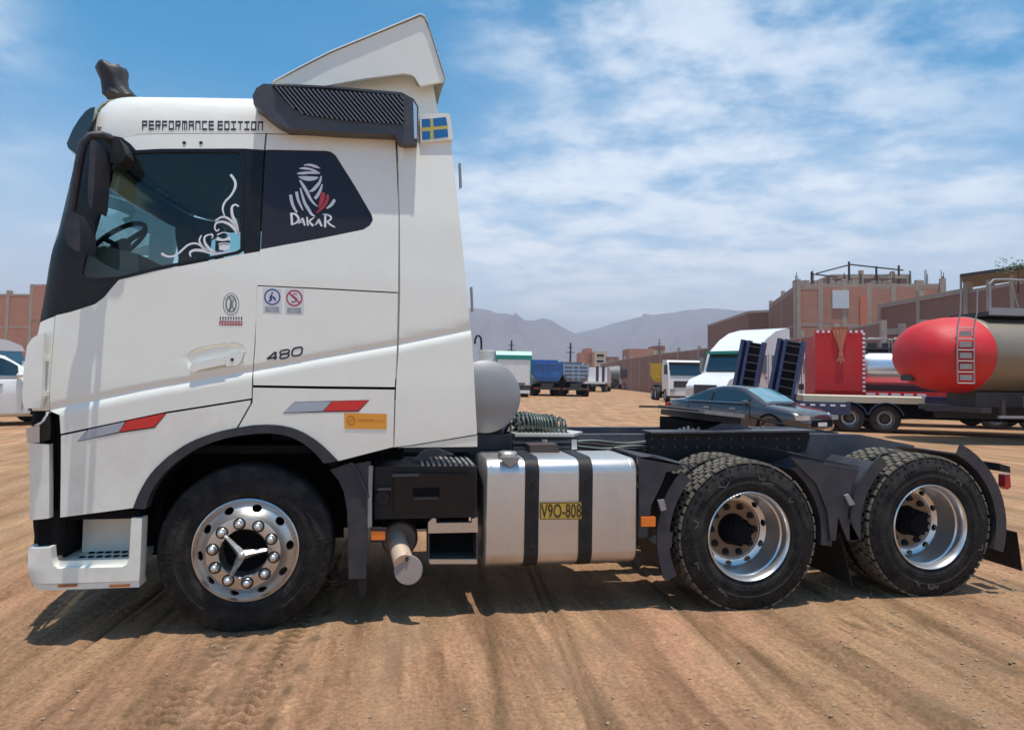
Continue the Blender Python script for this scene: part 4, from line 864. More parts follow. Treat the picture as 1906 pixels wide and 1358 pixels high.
fin(bm, 'plate_border', 'plate_ink', pt, 0)
text_px('plate_text', 'V9O-808', [(1007, 937.5), (1082, 937), (1082, 962.5), (1007, 963.5)], 'plate_ink', pt, gt, -0.0140, 0.012)['label'] = 'dark lettering reading V9O-808'

# ---- battery box, step, exhaust
bm = nb(); pprism(bm, [(697, 868), (888, 868), (888, 962), (697, 966)], 0.08, 0.62); bb = fin(bm, 'battery_box', 'black', T, bev=0.015)
bm = nb(); pprism(bm, [(733, 880), (884, 882), (884, 950), (733, 955)], 0.055, 0.085); cv = fin(bm, 'battery_cover', 'black_trim', T, bev=0.012)
bm = nb(); pprism(bm, [(768, 909), (818, 907), (818, 927), (770, 929)], 0.046, 0.06); fin(bm, 'cover_recess', 'pitch', cv, bev=0.003)
bm = nb(); pprism(bm, [(769, 925), (816, 924), (816, 929), (769, 930)], 0.040, 0.062); fin(bm, 'cover_handle', 'plastic', cv, bev=0.003)
for a, b, y in ((702, 728, 910), (730, 780, 884)):
    bm = nb(); pprism(bm, [(a, y-2), (b, y-3), (b, y+2), (a, y+3)], 0.045, 0.075); fin(bm, 'box_latch', 'frame', T, bev=0.003)
bm = nb(); lathe(bm, [(0.0, 0.0), (0.045, 0.0), (0.05, 0.02)], 20, ctr=PV(712, 926, 0.06)); fin(bm, 'drain_boss', 'black', T)
(ax, az), (bx_, bz_) = P(781, 869, 0.08), P(890, 869, 0.08)
bm = nb(); box(bm, ax, bx_, 0.09, 0.55, az-0.02, az); pf = fin(bm, 'step_platform', 'pitch', T)
for k in range(10):
    bm = nb(); x = ax+0.012+k*(bx_-ax-0.02)/10; box(bm, x, x+0.019, 0.09, 0.54, az, az+0.016); fin(bm, 'platform_rib', 'galv', pf, bev=0.003)
bm = nb(); pprism(bm, [(762, 862), (790, 838), (818, 836), (845, 846), (800, 850), (775, 866)], 0.30, 0.36); fin(bm, 'hinge_bracket', 'frame', T, bev=0.004)
(ax, az), (bx_, bz_) = P(797, 1049, 0.06), P(888, 966, 0.06)
st = empty('side_step', ((ax+bx_)/2, 0.06, az), parent=T); ox, oz = (ax+bx_)/2, az
bm = nb(); pprism2 = lambda pts, y0, y1: prism(bm, [(P(x, y, 0.06)[0]-ox, P(x, y, 0.06)[1]-oz) for x, y in pts], y0, y1)
pprism2([(797, 972), (805, 964), (812, 965), (812, 973), (878, 972), (878, 965), (889, 963), (889, 990), (797, 992)], 0.0, 0.05); fin(bm, 'step_bar', 'alu', st, bev=0.004)
bm = nb(); pprism2([(798, 1041), (888, 1041), (888, 1049), (800, 1049)], 0.0, 0.22); fin(bm, 'step_rung', 'alu', st, bev=0.004)
for a in (797, 887):
    bm = nb(); pprism2([(a, 992), (a+2, 992), (a+2, 1042), (a, 1042)], 0.0, 0.20); fin(bm, 'step_side', 'frame', st)
bm = nb(); pprism2([(799, 992), (888, 991), (888, 1041), (799, 1041)], 0.20, 0.22); fin(bm, 'step_back', 'pitch', st)
c = PV(744, 1004, 0.22); bm = nb(); lathe(bm, [(0.0, 0.0), (0.105, 0.0), (0.118, 0.012), (0.122, 0.03), (0.122, 0.8)], 32, ctr=c); fin(bm, 'muffler', 'muffler', T)
e0, e1 = PV(737, 1002, 0.22), PV(752, 1048, -0.02); bm = nb(); tube(bm, [e0+(e0-e1)*0.3, e0, e0+(e1-e0)*0.5, e1], [0.066, 0.066, 0.064, 0.066], 20, cap=True); fin(bm, 'tail_pipe', 'pipe', T)
dn = (e1-e0).normalized(); cc = e1+dn*0.006
bm = nb(); lathe(bm, [(0.0, -0.012), (0.088, -0.010), (0.092, 0.0), (0.088, 0.008), (0.0, 0.010)], 28); fl = fin(bm, 'rain_cap', 'pipe_cap', T, 30, loc=PV(760, 1060, -0.03), rot=(R(-8), 0, R(-10)))
bm = nb(); tube(bm, [PV(757, 1043, -0.04), PV(757, 1030, -0.02), PV(754, 1036, 0.0)], 0.010, 6); fin(bm, 'cap_hinge', 'black', T)
for pp in ([(691, 988), (717, 988), (717, 1004.5), (691, 1005)], [(1194, 962), (1220.5, 962), (1220, 979.5), (1194, 979.5)]):
    bm = nb(); pprism(bm, pp, 0.0, 0.035); fin(bm, 'side_marker_lamp', 'orange', T, bev=0.005)
bm = nb(); pprism(bm, [(689, 984), (720, 984), (720, 988), (689, 988)], -0.003, 0.05); pprism(bm, [(689, 1005), (720, 1004.5), (720, 1008), (689, 1009)], -0.003, 0.05); fin(bm, 'lamp_bracket', 'black', T)
# rear half of the front mudguard
bm = nb(); pprism(bm, [(614, 874), (652, 864), (690, 858), (688, 900), (689, 940), (684, 1000), (681, 1076), (649, 1077), (648, 1000), (646, 950), (640, 915), (630, 893)], 0.02, 0.05); fin(bm, 'mudguard_panel', 'plastic', T, bev=0.008)
bm = nb(); pprism(bm, [(614, 874), (652, 864), (664, 880), (684, 925), (688, 925), (668, 876), (656, 860)], 0.005, 0.03); fin(bm, 'mudguard_ridge', 'plastic', T, bev=0.006)
bm = nb(); q = [PV(x, y, 0.05) for x, y in ((614, 874), (630, 893), (640, 915), (646, 950), (648, 1000), (649, 1077))]
for a, b in zip(q[:-1], q[1:]): bm.faces.new([bm.verts.new(v) for v in (a, b, b+Vector((0, .5, 0)), a+Vector((0, .5, 0)))])
fin(bm, 'mudguard_inner', 'plastic', T, 60)
bm = nb(); pprism(bm, [(667, 1077), (684, 1076), (679, 1110), (669, 1113)], 0.06, 0.065); fin(bm, 'mud_flap', 'black', T)
bm = nb(); tube(bm, [PV(690, 866, 0.03), PV(688, 930, 0.03), PV(688, 980, 0.03)], 0.016, 8); fin(bm, 'guard_stay', 'galv', T)
# engine, gearbox and dark running gear in the middle
bm = nb(); box(bm, -0.9, 1.35, 0.92, 1.58, 0.42, 1.05); box(bm, 1.3, 2.0, 1.05, 1.45, 0.5, 0.9); fin(bm, 'engine_block', 'pitch', T, bev=0.05)
bm = nb(); tube(bm, [(2.0, 1.25, 0.7), (WX2-0.2, 1.25, WZ2+0.05)], 0.07, 12); fin(bm, 'drive_shaft', 'black', T)
bm = nb(); box(bm, 1.55, 2.7, 1.75, 2.45, 0.35, 0.98); fin(bm, 'off_side_tank', 'alu_tank', T, bev=0.08)
bm = nb(); box(bm, 1.0, 1.5, 0.68, 0.82, 0.45, 1.0); box(bm, 0.55, 1.0, 0.5, 0.85, 0.80, 1.08); box(bm, 1.6, 2.75, 0.66, 0.83, 0.62, zt-0.1); fin(bm, 'chassis_box', 'pitch', T, bev=0.02)
# leaf springs and bogie beam
for y in (0.72, 1.74):
    bm = nb(); prism(bm, [(WX2-0.15, 0.66), ((WX2+WX3)/2, 0.88), (WX3+0.15, 0.66), (WX3+0.15, 0.60), ((WX2+WX3)/2, 0.74), (WX2-0.15, 0.60)], y, y+0.09); fin(bm, 'leaf_spring', 'black', T)
# rear mudguards
def guard(cx_, cz_, a0, a1, Rg, y0, y1, name='rear_mudguard', n=12):
    bm = nb(); prof = []
    an = [R(a0+(a1-a0)*k/n) for k in range(n+1)]
    def rg(r_, y): return [bm.verts.new((cx_+r_*math.cos(a), y, cz_+r_*math.sin(a))) for a in an]
    rows = [rg(Rg+0.09, y0+0.012), rg(Rg+0.09, y0), rg(Rg, y0), rg(Rg, y1), rg(Rg+0.012, y1), rg(Rg+0.012, y0+0.012)]
    for i in range(6):
        A, B_ = rows[i], rows[(i+1) % 6]
        for k in range(n): bm.faces.new((A[k], A[k+1], B_[k+1], B_[k]))
    for k in (0, n): bm.faces.new([r_[k] for r_ in rows])
    return fin(bm, name, 'plastic', T, 35)
guard(WX2, WZ2, 138, 205, 0.60, 0.02, 0.64)
bm = nb(); pprism(bm, [(1186, 852), (1215, 848), (1262, 862), (1276, 872), (1240, 878), (1232, 900), (1212, 940), (1205, 1000), (1190, 1000), (1189, 870)], 0.02, 0.04); fin(bm, 'mudguard_side', 'plastic', T, bev=0.006)
bm = nb(); xx, z_ = P(1190, 852, 0.02); x2, z2 = P(1290, 870, 0.02); prism(bm, [(xx, z_), (x2, z2), (x2, z2+0.014), (xx, z_+0.014)], 0.02, 0.60); fin(bm, 'mudguard_top', 'plastic', T, bev=0.004)
bm = nb(); pprism(bm, [(1206, 1000), (1252, 990), (1250, 1018), (1235, 1021), (1212, 1008)], 0.03, 0.05); fin(bm, 'mudguard_foot', 'plastic', T, bev=0.006)
bm = nb(); pprism(bm, [(1225, 931), (1236, 929), (1241, 948), (1231, 951)], 0.0, 0.02); fin(bm, 'guard_clip', 'galv', T, bev=0.002)
guard(WX2, WZ2, -8, 52, 0.585, 0.04, 0.64); guard(WX3, WZ3, 128, 188, 0.585, 0.02, 0.64); guard(WX3, WZ3, -18, 66, 0.585, 0.02, 0.64)
bm = nb(); xx, z_ = P(1465, 842, 0.04); x2, z2 = P(1600, 872, 0.02); prism(bm, [(xx, z_), (x2, z2), (x2, z2+0.014), (xx, z_+0.014)], 0.03, 0.62); fin(bm, 'mudguard_top', 'plastic', T, bev=0.004)
bm = nb(); pprism(bm, [(1470, 850), (1560, 868), (1600, 874), (1585, 905), (1577, 960), (1600, 1004), (1578, 1006), (1560, 960), (1556, 1005), (1546, 1006), (1540, 950), (1520, 900)], 0.02, 0.04); fin(bm, 'mudguard_side', 'plastic', T, bev=0.006)
bm = nb(); pprism(bm, [(1573, 922), (1580, 919), (1592, 938), (1582, 941)], 0.0, 0.02); fin(bm, 'guard_clip', 'galv', T, bev=0.002)
for pp, y in (([(1530, 1003), (1566, 1005), (1585, 1088), (1530, 1080)], 0.05), ([(1830, 985), (1892, 990), (1902, 1062), (1834, 1048)], 0.06)):
    (ax, az), (bx_, bz_) = P(*pp[1], y), P(*pp[2], y); bm = nb(); prism(bm, [(ax, az), (ax+0.006, az), (bx_+0.006, bz_), (bx_, bz_)], y, y+0.58); fin(bm, 'mud_flap', 'black', T)
bm = nb(); pprism(bm, [(1860, 862), (1880, 868), (1881, 880), (1862, 876)], 0.05, 0.2); fin(bm, 'tail_bracket', 'black', T, bev=0.004)
bm = nb(); pprism(bm, [(1871, 884), (1880, 882), (1882, 906), (1876, 911), (1871, 906)], 0.06, 0.12); fin(bm, 'tail_light', 'red_tail', T, bev=0.008)
bm = nb(); xe = P(1690, 835, 0.84)[0]; box(bm, xe-0.05, xe+0.02, 0.84, 1.66, ze-0.2, ze-0.04); fin(bm, 'rear_beam', 'black', T, bev=0.008)

# ================================================================== the ground
def axis_pts(lo, hi, st, far):
    a = list(np.arange(lo, hi+st/2, st)); d = st*1.6; x = hi
    while x < far: x += d; a.append(x); d *= 1.28
    d = st*1.6; x = lo; b = []
    while x > -far: x -= d; b.append(x); d *= 1.28
    return np.array(b[::-1]+a)
gx = axis_pts(-2.4, 6.6, 0.0145, 9000); gy = axis_pts(-1.75, 1.0, 0.0145, 9000)
XX, YY = np.meshgrid(gx, gy, indexing='ij')
rng = np.random.default_rng(4)
def vnoise(x, y, seed):
    r_ = np.random.default_rng(seed); tab = r_.random((64, 64)); xi = np.floor(x).astype(int); yi = np.floor(y).astype(int); fx = x-xi; fy_ = y-yi
    fx = fx*fx*(3-2*fx); fy_ = fy_*fy_*(3-2*fy_); g_ = lambda i, j: tab[i % 64, j % 64]
    return (g_(xi, yi)*(1-fx)+g_(xi+1, yi)*fx)*(1-fy_)+(g_(xi, yi+1)*(1-fx)+g_(xi+1, yi+1)*fx)*fy_-0.5
U = XX-0.10*YY; V = YY+0.10*XX
near = np.clip(1.0-(np.maximum(np.abs(XX-2.3)-4.9, np.abs(YY-0.5)-2.6))/3.0, 0, 1)
H = 0.05*vnoise(XX*0.55, YY*0.55, 1)+0.016*vnoise(U*5.5, V*0.8, 2)+0.012*vnoise(U*3, V*1.6, 3)+0.006*vnoise(U*17, V*9, 5)+0.006*vnoise(XX*33, YY*33, 6)
def bump(u0, wd): return np.exp(-((U-u0)/wd)**4)
def lugs(u0, wd, pitch, amp, ph):
    q = (U-u0)/wd; z = np.abs(((q*1.5+ph) % 1.0)-0.5)
    s = np.sin(2*math.pi*(V/pitch+z*1.1)); return amp*np.clip(s*6, -1, 1)*np.clip(1.15-np.abs(q)*1.0, 0, 1)*bump(u0, wd)
fade = 0.55+0.9*vnoise(U*1.3, V*1.9, 9)
CH = np.zeros_like(U); wob = U+0.03*vnoise(V*0.9, U*0.2, 22)
for u0, wd, amp in ((-0.02, 0.155, 0.010), (0.33, 0.15, 0.012), (3.55, 0.15, 0.004), (-1.35, 0.16, 0.003), (-1.05, 0.15, 0.002)):
    lg = lugs(u0, wd, 0.085, 1.0, u0)*np.clip(fade+0.35, 0, 1.1); H += amp*1.5*lg-0.012*bump(u0, wd)
    CH = np.maximum(CH, amp/0.012*(np.clip(-lg, 0, 1)*0.75+0.45*bump(u0, wd)*np.clip(0.5+2.2*vnoise(U*9, V*4, 41), 0, 1)))
    for e_, w2 in ((wd*1.12, 0.05), (-wd*1.12, 0.05), (0.0, 0.03)): CH = np.maximum(CH, amp/0.012*0.9*np.exp(-((U-u0-e_)/w2)**2)*np.clip(0.4+2.6*vnoise(U*14, V*9, 42), 0, 1))
    H += 0.014*np.exp(-((U-u0-wd*1.12)/0.035)**2)*(0.6+1.2*vnoise(V*4, U*3, 13))+0.012*np.exp(-((U-u0+wd*1.12)/0.03)**2)*(0.6+1.2*vnoise(V*5, U*2, 14))
for u0, wd in ((1.95, 0.012), (2.02, 0.018), (1.55, 0.03), (2.9, 0.02), (3.1, 0.03), (4.1, 0.02), (4.5, 0.025), (-0.55, 0.03), (-0.8, 0.02), (-1.8, 0.03), (5.1, 0.03)):
    CH = np.maximum(CH, 0.75*np.exp(-((wob-u0)/wd)**2)*np.clip(0.7+1.6*vnoise(U*6, V*2.5, 43), 0, 1)); H += -0.014*np.exp(-((wob-u0)/wd)**2)+0.010*np.exp(-((wob-u0-2.2*wd)/wd)**2)
cl_ = vnoise(XX*9, YY*9, 30)+0.5*vnoise(XX*21, YY*21, 31); H += np.where((U > 3.2) | (U < -0.5), 1.0, 0.25)*0.016*np.clip(cl_-0.22, 0, 1)
CH = np.maximum(CH, np.where(U > 3.0, 1.0, 0.35)*np.clip(2.6*(vnoise(U*7, V*2.4, 51)+0.6*vnoise(U*19, V*7, 52))-0.55, 0, 0.8)); H *= near; CH *= near
for wx, wz, rr in ((WX1, WZ1, 0.52), (WX2, WZ2, RR), (WX3, WZ3, RR)):
    for y_ in (0.17, 2.33):
        d2 = ((XX-wx)/0.55)**2+((YY-y_)/0.75)**2; k = np.exp(-d2*d2); H = H*(1-k)+(wz-rr+0.022)*k
gv = np.stack([XX, YY, H], -1).reshape(-1, 3); nx, ny = len(gx), len(gy)
idx = np.arange(nx*ny).reshape(nx, ny); qd = np.stack([idx[:-1, :-1], idx[1:, :-1], idx[1:, 1:], idx[:-1, 1:]], -1).reshape(-1, 4)
me = bpy.data.meshes.new('ground'); me.vertices.add(len(gv)); me.vertices.foreach_set('co', gv.ravel()); me.loops.add(qd.size); me.loops.foreach_set('vertex_index', qd.ravel())
me.polygons.add(len(qd)); me.polygons.foreach_set('loop_start', np.arange(0, qd.size, 4)); me.polygons.foreach_set('loop_total', np.full(len(qd), 4)); me.update(); me.validate()
me.polygons.foreach_set('use_smooth', [True]*len(qd))
gm = bpy.data.materials.new('dirt'); gm.use_nodes = True; t = gm.node_tree; n = t.nodes; b = n['Principled BSDF']; b.inputs['Roughness'].default_value = 0.95; b.inputs['Specular IOR Level'].default_value = 0.15
tcx = n.new('ShaderNodeTexCoord')
def gnoise(scale, detail, rough, scl=(1, 1, 1), rot=0.0):
    mp = n.new('ShaderNodeMapping'); mp.inputs['Rotation'].default_value = (0, 0, rot); mp.inputs['Scale'].default_value = scl; t.links.new(tcx.outputs['Object'], mp.inputs[0])
    q = n.new('ShaderNodeTexNoise'); q.inputs['Scale'].default_value = scale; q.inputs['Detail'].default_value = detail; q.inputs['Roughness'].default_value = rough
    t.links.new(mp.outputs[0], q.inputs['Vector']); return q.outputs[0]
def gramp(v, stops):
    q = n.new('ShaderNodeValToRGB'); e = q.color_ramp.elements; e[0].position, e[0].color = stops[0][0], tuple(stops[0][1])+(1,); e[1].position, e[1].color = stops[1][0], tuple(stops[1][1])+(1,)
    for p, c in stops[2:]: q_ = e.new(p); q_.color = tuple(c)+(1,)
    t.links.new(v, q.inputs[0]); return q.outputs[0]
def gmix(f, a, b_, mode='MIX'):
    q = n.new('ShaderNodeMix'); q.data_type = 'RGBA'; q.blend_type = mode
    if isinstance(f, float): q.inputs[0].default_value = f
    else: t.links.new(f, q.inputs[0])
    for i, v in ((6, a), (7, b_)):
        if isinstance(v, tuple): q.inputs[i].default_value = v+(1,)
        else: t.links.new(v, q.inputs[i])
    return q.outputs[2]
base = gramp(gnoise(0.55, 5, 0.6), [(0.32, (0.43, 0.278, 0.152)), (0.68, (0.56, 0.312, 0.188))])
strk = gramp(gnoise(3.2, 7, 0.65, (1.0, 0.13, 1), R(-5.7)), [(0.36, (0.55, 0.52, 0.48)), (0.64, (1.18, 1.18, 1.16))])
at = n.new('ShaderNodeAttribute'); at.attribute_name = 'track_tone'; fine_ = gramp(gnoise(16, 6, 0.7, (1.0, 0.07, 1), R(-5.7)), [(0.38, (0.55, 0.52, 0.50)), (0.58, (1.1, 1.1, 1.1))]); strk = gmix(gramp(gnoise(0.8, 3, 0.5), [(0.40, (0.12, 0.12, 0.12)), (0.62, (0.60, 0.60, 0.60))]), strk, fine_, 'MULTIPLY'); col = gmix(at.outputs['Fac'], gmix(0.85, base, strk, 'MULTIPLY'), (0.19, 0.118, 0.062))  # darker brown in print hollows, along ruts and in patches
gran = gramp(gnoise(38, 9, 0.85), [(0.36, (0.42, 0.40, 0.38)), (0.60, (1.22, 1.2, 1.18))]); col = gmix(0.85, col, gran, 'MULTIPLY')
patch = gramp(gnoise(1.5, 6, 0.7, (1, 0.5, 1)), [(0.50, (0, 0, 0)), (0.70, (1, 1, 1))]); col = gmix(patch, col, gmix(0.6, col, (0.25, 0.175, 0.105)))
t.links.new(col, b.inputs['Base Color'])
bp2 = n.new('ShaderNodeBump'); bp2.inputs['Strength'].default_value = 0.9; bp2.inputs['Distance'].default_value = 0.02; t.links.new(gnoise(38, 9, 0.8), bp2.inputs['Height']); t.links.new(bp2.outputs[0], b.inputs['Normal'])
me.attributes.new('track_tone', 'FLOAT', 'POINT').data.foreach_set('value', CH.astype(np.float32).ravel()); me.materials.append(gm); go = bpy.data.objects.new('ground', me); link(go); struct(go)
# loose stones
bm = nb(); 
for k in range(900):
    x, y = random.uniform(-2.4, 7), random.uniform(-1.7, 0.6)
    if random.random() < 0.5: x = random.uniform(3.6, 7)
    s_ = random.uniform(0.003, 0.011); i = int(np.argmin(abs(gx-x))); j = int(np.argmin(abs(gy-y))); c = Vector((x, y, H[i, j]+s_*0.4))
    ic = bmesh.ops.create_icosphere(bm, subdivisions=1, radius=s_, matrix=Matrix.Translation(c))
    for v in ic['verts']: v.co = c+Vector(((v.co-c).x*random.uniform(.7, 1.4), (v.co-c).y*random.uniform(.7, 1.4), (v.co-c).z*random.uniform(.5, .9)))
pm('stone', (0.33, 0.235, 0.155), 0.9, var=0.35, vscale=20)
tag(fin(bm, 'loose_stones', 'stone', None, 0), 'small loose stones scattered over the bare dirt', 'stones', kind='stuff')

# ================================================================== BACKGROUND
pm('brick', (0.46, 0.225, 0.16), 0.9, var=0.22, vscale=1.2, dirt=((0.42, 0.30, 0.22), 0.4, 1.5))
pm('brick_dark_and_shade', (0.28, 0.15, 0.11), 0.9, var=0.2, vscale=1.0, dirt=((0.25, 0.19, 0.15), 0.4, 1.3))
pm('concrete', (0.42, 0.34, 0.28), 0.9, var=0.15, vscale=1.5, dirt=((0.25, 0.2, 0.16), 0.4, 2))
pm('cream', (0.55, 0.50, 0.38), 0.85, var=0.1)
pm('opening', (0.02, 0.02, 0.022), 0.3, var=0.1)
pm('pale_opening', (0.62, 0.66, 0.68), 0.5, var=0.1)
pm('dark_iron', (0.05, 0.045, 0.045), 0.6, var=0.2)
pm('bg_white', (0.78, 0.78, 0.75), 0.3, var=0.03, coat=0.4, dirt=((0.45, 0.38, 0.30), 0.2, 2))
pm('bg_blue', (0.012, 0.13, 0.42), 0.35, var=0.1, coat=0.3, dirt=((0.2, 0.2, 0.2), 0.15, 2))
pm('bg_lightblue', (0.30, 0.42, 0.60), 0.4, var=0.1, dirt=((0.3, 0.28, 0.25), 0.3, 2))
pm('bg_teal', (0.01, 0.26, 0.20), 0.4, var=0.08)
pm('bg_grey', (0.20, 0.22, 0.22), 0.55, var=0.15, dirt=((0.3, 0.25, 0.2), 0.3, 2))
pm('bg_charcoal', (0.05, 0.06, 0.062), 0.55, var=0.15, dirt=((0.2, 0.17, 0.14), 0.3, 2))
pm('bg_yellow', (0.55, 0.35, 0.02), 0.4, var=0.1, dirt=((0.3, 0.22, 0.12), 0.3, 2))
pm('bg_navy', (0.012, 0.03, 0.11), 0.35, var=0.15, coat=0.3, dirt=((0.12, 0.12, 0.14), 0.25, 3))
pm('bg_red', (0.60, 0.012, 0.017), 0.5, var=0.10, dirt=((0.36, 0.10, 0.08), 0.35, 1.8))
pm('car_screen_sky', (0.16, 0.33, 0.38), 0.12, 0.3, var=0.2, coat=0.6)  # cyan base colour stands in for sky reflected in the glass
pm('bg_glass', (0.010, 0.022, 0.026), 0.05, var=0.3, coat=0.8, spec=0.9)
pm('bg_blueglass', (0.02, 0.20, 0.34), 0.06, var=0.2, coat=0.8)
pm('tank_steel', (0.25, 0.215, 0.165), 0.5, 0.5, var=0.12, vscale=1.5, dirt=((0.3, 0.25, 0.19), 0.4, 2))
pm('tank_silver', (0.66, 0.70, 0.72), 0.28, 0.75, var=0.06, vscale=1.5)
pm('car_black', (0.050, 0.051, 0.055), 0.16, 0.5, var=0.05, coat=1.0, dirt=((0.16, 0.15, 0.15), 0.15, 3))
pm('car_trim', (0.45, 0.46, 0.48), 0.3, 0.8, var=0.05)
pm('salmon', (0.58, 0.20, 0.12), 0.85, var=0.15, vscale=8)
pm('bg_rubber', (0.022, 0.021, 0.021), 0.8, var=0.3, dirt=((0.12, 0.10, 0.08), 0.35, 6))
pm('bg_rim', (0.45, 0.45, 0.45), 0.35, 0.7, var=0.1)
pm('crane_purple', (0.07, 0.03, 0.07), 0.5, var=0.1)

def Bx(name, par, mat, x0, x1, y0, y1, z0, z1, bev=0.02):
    bm = nb(); box(bm, x0, x1, y0, y1, z0, z1); return fin(bm, name, mat, par, bev=bev)
def Pr(name, par, mat, pts, a, b, ax='Y', bev=0.02): bm = nb(); prism(bm, pts, a, b, ax); return fin(bm, name, mat, par, bev=bev)
_bgw = {}
def bg_wheel(par, x, y, r=0.5, w_=0.3, side_=1):
    k = round(r, 3), round(w_, 3)
    if k not in _bgw:
        bm = nb(); lathe(bm, [(r*0.58, 0.02), (r*0.7, 0.0), (r*0.93, 0.02), (r, 0.06), (r, w_-0.06), (r*0.93, w_-0.02), (r*0.7, w_), (r*0.58, w_-0.02)], 24, closed=True); a = setup(to_me(bm, 'bg_tyre'), 'bg_rubber', 40)
        bm = nb(); lathe(bm, [(r*0.60, 0.02), (r*0.57, 0.02), (r*0.52, 0.06), (r*0.48, 0.16), (r*0.36, 0.17)], 20, cap=False); b_ = setup(to_me(bm, 'bg_rim'), 'bg_rim', 40)
        bm = nb(); lathe(bm, [(r*0.40, 0.168), (r*0.30, 0.15), (r*0.24, 0.06), (0.0, 0.05)], 16, cap=False); c_ = setup(to_me(bm, 'bg_hub'), 'dark_iron', 40); _bgw[k] = (a, b_, c_)
    wh = empty('wheel', (x, y, r), 0 if side_ > 0 else math.pi, par); obj(_bgw[k][0], 'tyre', wh); obj(_bgw[k][1], 'rim', wh); obj(_bgw[k][2], 'hub', wh); return wh
def wheels(par, xs, half, r=0.5, w_=0.3):
    for x in xs: bg_wheel(par, x, -half, r, w_, 1); bg_wheel(par, x, half, r, w_, -1)
def head(px, depth, ang):
    """heading of a vehicle: ang degrees from straight away from the camera at that column, positive to the right"""
    d = G(px, depth)-Vector((CAM.x, CAM.y, 0)); return math.atan2(d.y, d.x)-R(ang)
# ---- tipper trucks (local x forward, rear at x=0)
def tipper(px, depth, ang, bedc, trimc, cabc, label, w_=2.5, h0=1.25, h1=2.95, ribs=3, grp='tipper trucks parked along the yard', length=5.0, cabin=True):
    t_ = tag(empty('tipper_truck', G(px, depth), head(px, depth, ang)), label, 'truck', grp); hw_ = w_/2
    sec = [(-hw_, h1), (-hw_, h0+0.55), (-hw_*0.72, h0), (hw_*0.72, h0), (hw_, h0+0.55), (hw_, h1), (hw_-0.09, h1), (hw_-0.09, h0+0.6), (hw_*0.68, h0+0.1), (-hw_*0.68, h0+0.1), (-hw_+0.09, h0+0.6), (-hw_+0.09, h1)]
    Pr('tipping_body', t_, bedc, sec, 0.3, length, 'X', 0.015)
    Pr('headboard', t_, bedc, [(-hw_, h0+0.55), (-hw_*0.72, h0), (hw_*0.72, h0), (hw_, h0+0.55), (hw_, h1+0.25), (-hw_, h1+0.25)], length, length+0.1, 'X')
    tg = Pr('tailgate', t_, bedc, [(-hw_*0.97, h1-0.06), (-hw_*0.97, h0+0.55), (-hw_*0.7, h0+0.03), (hw_*0.7, h0+0.03), (hw_*0.97, h0+0.55), (hw_*0.97, h1-0.06)], 0.2, 0.29, 'X')
    for k in range(ribs): z = h0+0.35+k*(h1-h0-0.6)/max(1, ribs-1); Bx('rib', tg, trimc, 0.13, 0.195, -hw_*(0.9 if z > h0+0.5 else 0.72), hw_*(0.9 if z > h0+0.5 else 0.72), z, z+0.13)
    for y in (-hw_*0.98, hw_*0.98-0.12): Bx('rib', tg, trimc, 0.12, 0.20, y, y+0.12, h0+0.6, h1)
    for y in (-0.3, 0.18): Bx('rib', tg, trimc, 0.10, 0.19, y, y+0.12, h0+0.1, h1-0.1)
    for x in np.linspace(0.6, length-0.3, 6):
        for y in (-hw_-0.06, hw_-0.0): Bx('side_rib', t_, trimc, x, x+0.12, y+0.0, y+0.06, h0+0.6, h1, 0.008)
    Bx('chassis', t_, 'dark_iron', 0.1, length+2.0, -0.45, 0.45, 0.75, 1.1); Bx('rear_bumper', t_, 'dark_iron', 0.0, 0.1, -1.15, 1.15, 0.55, 0.75)
    for y in (-1.0, 0.55): Bx('mud_flap', t_, 'pitch', 0.55, 0.58, y, y+0.45, 0.25, 1.1, 0)
    for y in (-1.1, 0.85): Bx('tail_light', t_, 'red_tail', -0.03, 0.0, y, y+0.25, 0.6, 0.7)
    wheels(t_, (1.1, 2.4, length+1.1), 1.22, 0.5, 0.55)
    if cabin:
        c_ = Pr('cab', t_, cabc, [(length+0.25, 0.8), (length+0.25, 2.7), (length+0.5, 2.95), (length+1.7, 2.9), (length+2.1, 1.9), (length+2.15, 0.6), (length+1.7, 0.6)], -1.2, 1.2, 'Y', 0.06)
        Pr('windscreen', c_, 'bg_glass', [(-1.05, 1.95), (1.05, 1.95), (0.98, 2.75), (-0.98, 2.75)], length+2.0, length+2.12, 'X')
    return t_
tipper(1020, 57, -4, 'bg_blue', 'bg_blue', 'bg_white', 'bright blue tipper truck seen from behind, next to the teal-topped box truck', ribs=2, w_=2.6)
tipper(1073, 57, -6, 'bg_grey', 'bg_lightblue', 'bg_blue', 'grey tipper truck with pale blue ribbed tailgate, right of the bright blue tipper', ribs=4, w_=2.2, h1=2.8)
tipper(1184, 95, -12, 'bg_charcoal', 'bg_charcoal', 'bg_white', 'dark charcoal tipper truck beside the concrete mixer truck', h1=2.9)
tipper(1208, 92, -14, 'bg_grey', 'bg_grey', 'bg_white', 'grey tipper truck half hidden behind the yellow-tailed tipper', h1=3.1)
yt = tipper(1236, 58, 12, 'bg_navy', 'bg_navy', 'bg_white', 'navy tipper truck with a yellow tailgate', ribs=1, w_=2.45, h0=1.3, h1=3.05, length=4.6)
for o in yt.children:
    if o.name.startswith('tailgate'):
        o.data.materials.clear(); o.data.materials.append(MATS['bg_yellow'])
        for q in o.children: q.data.materials.clear(); q.data.materials.append(MATS['bg_yellow'])
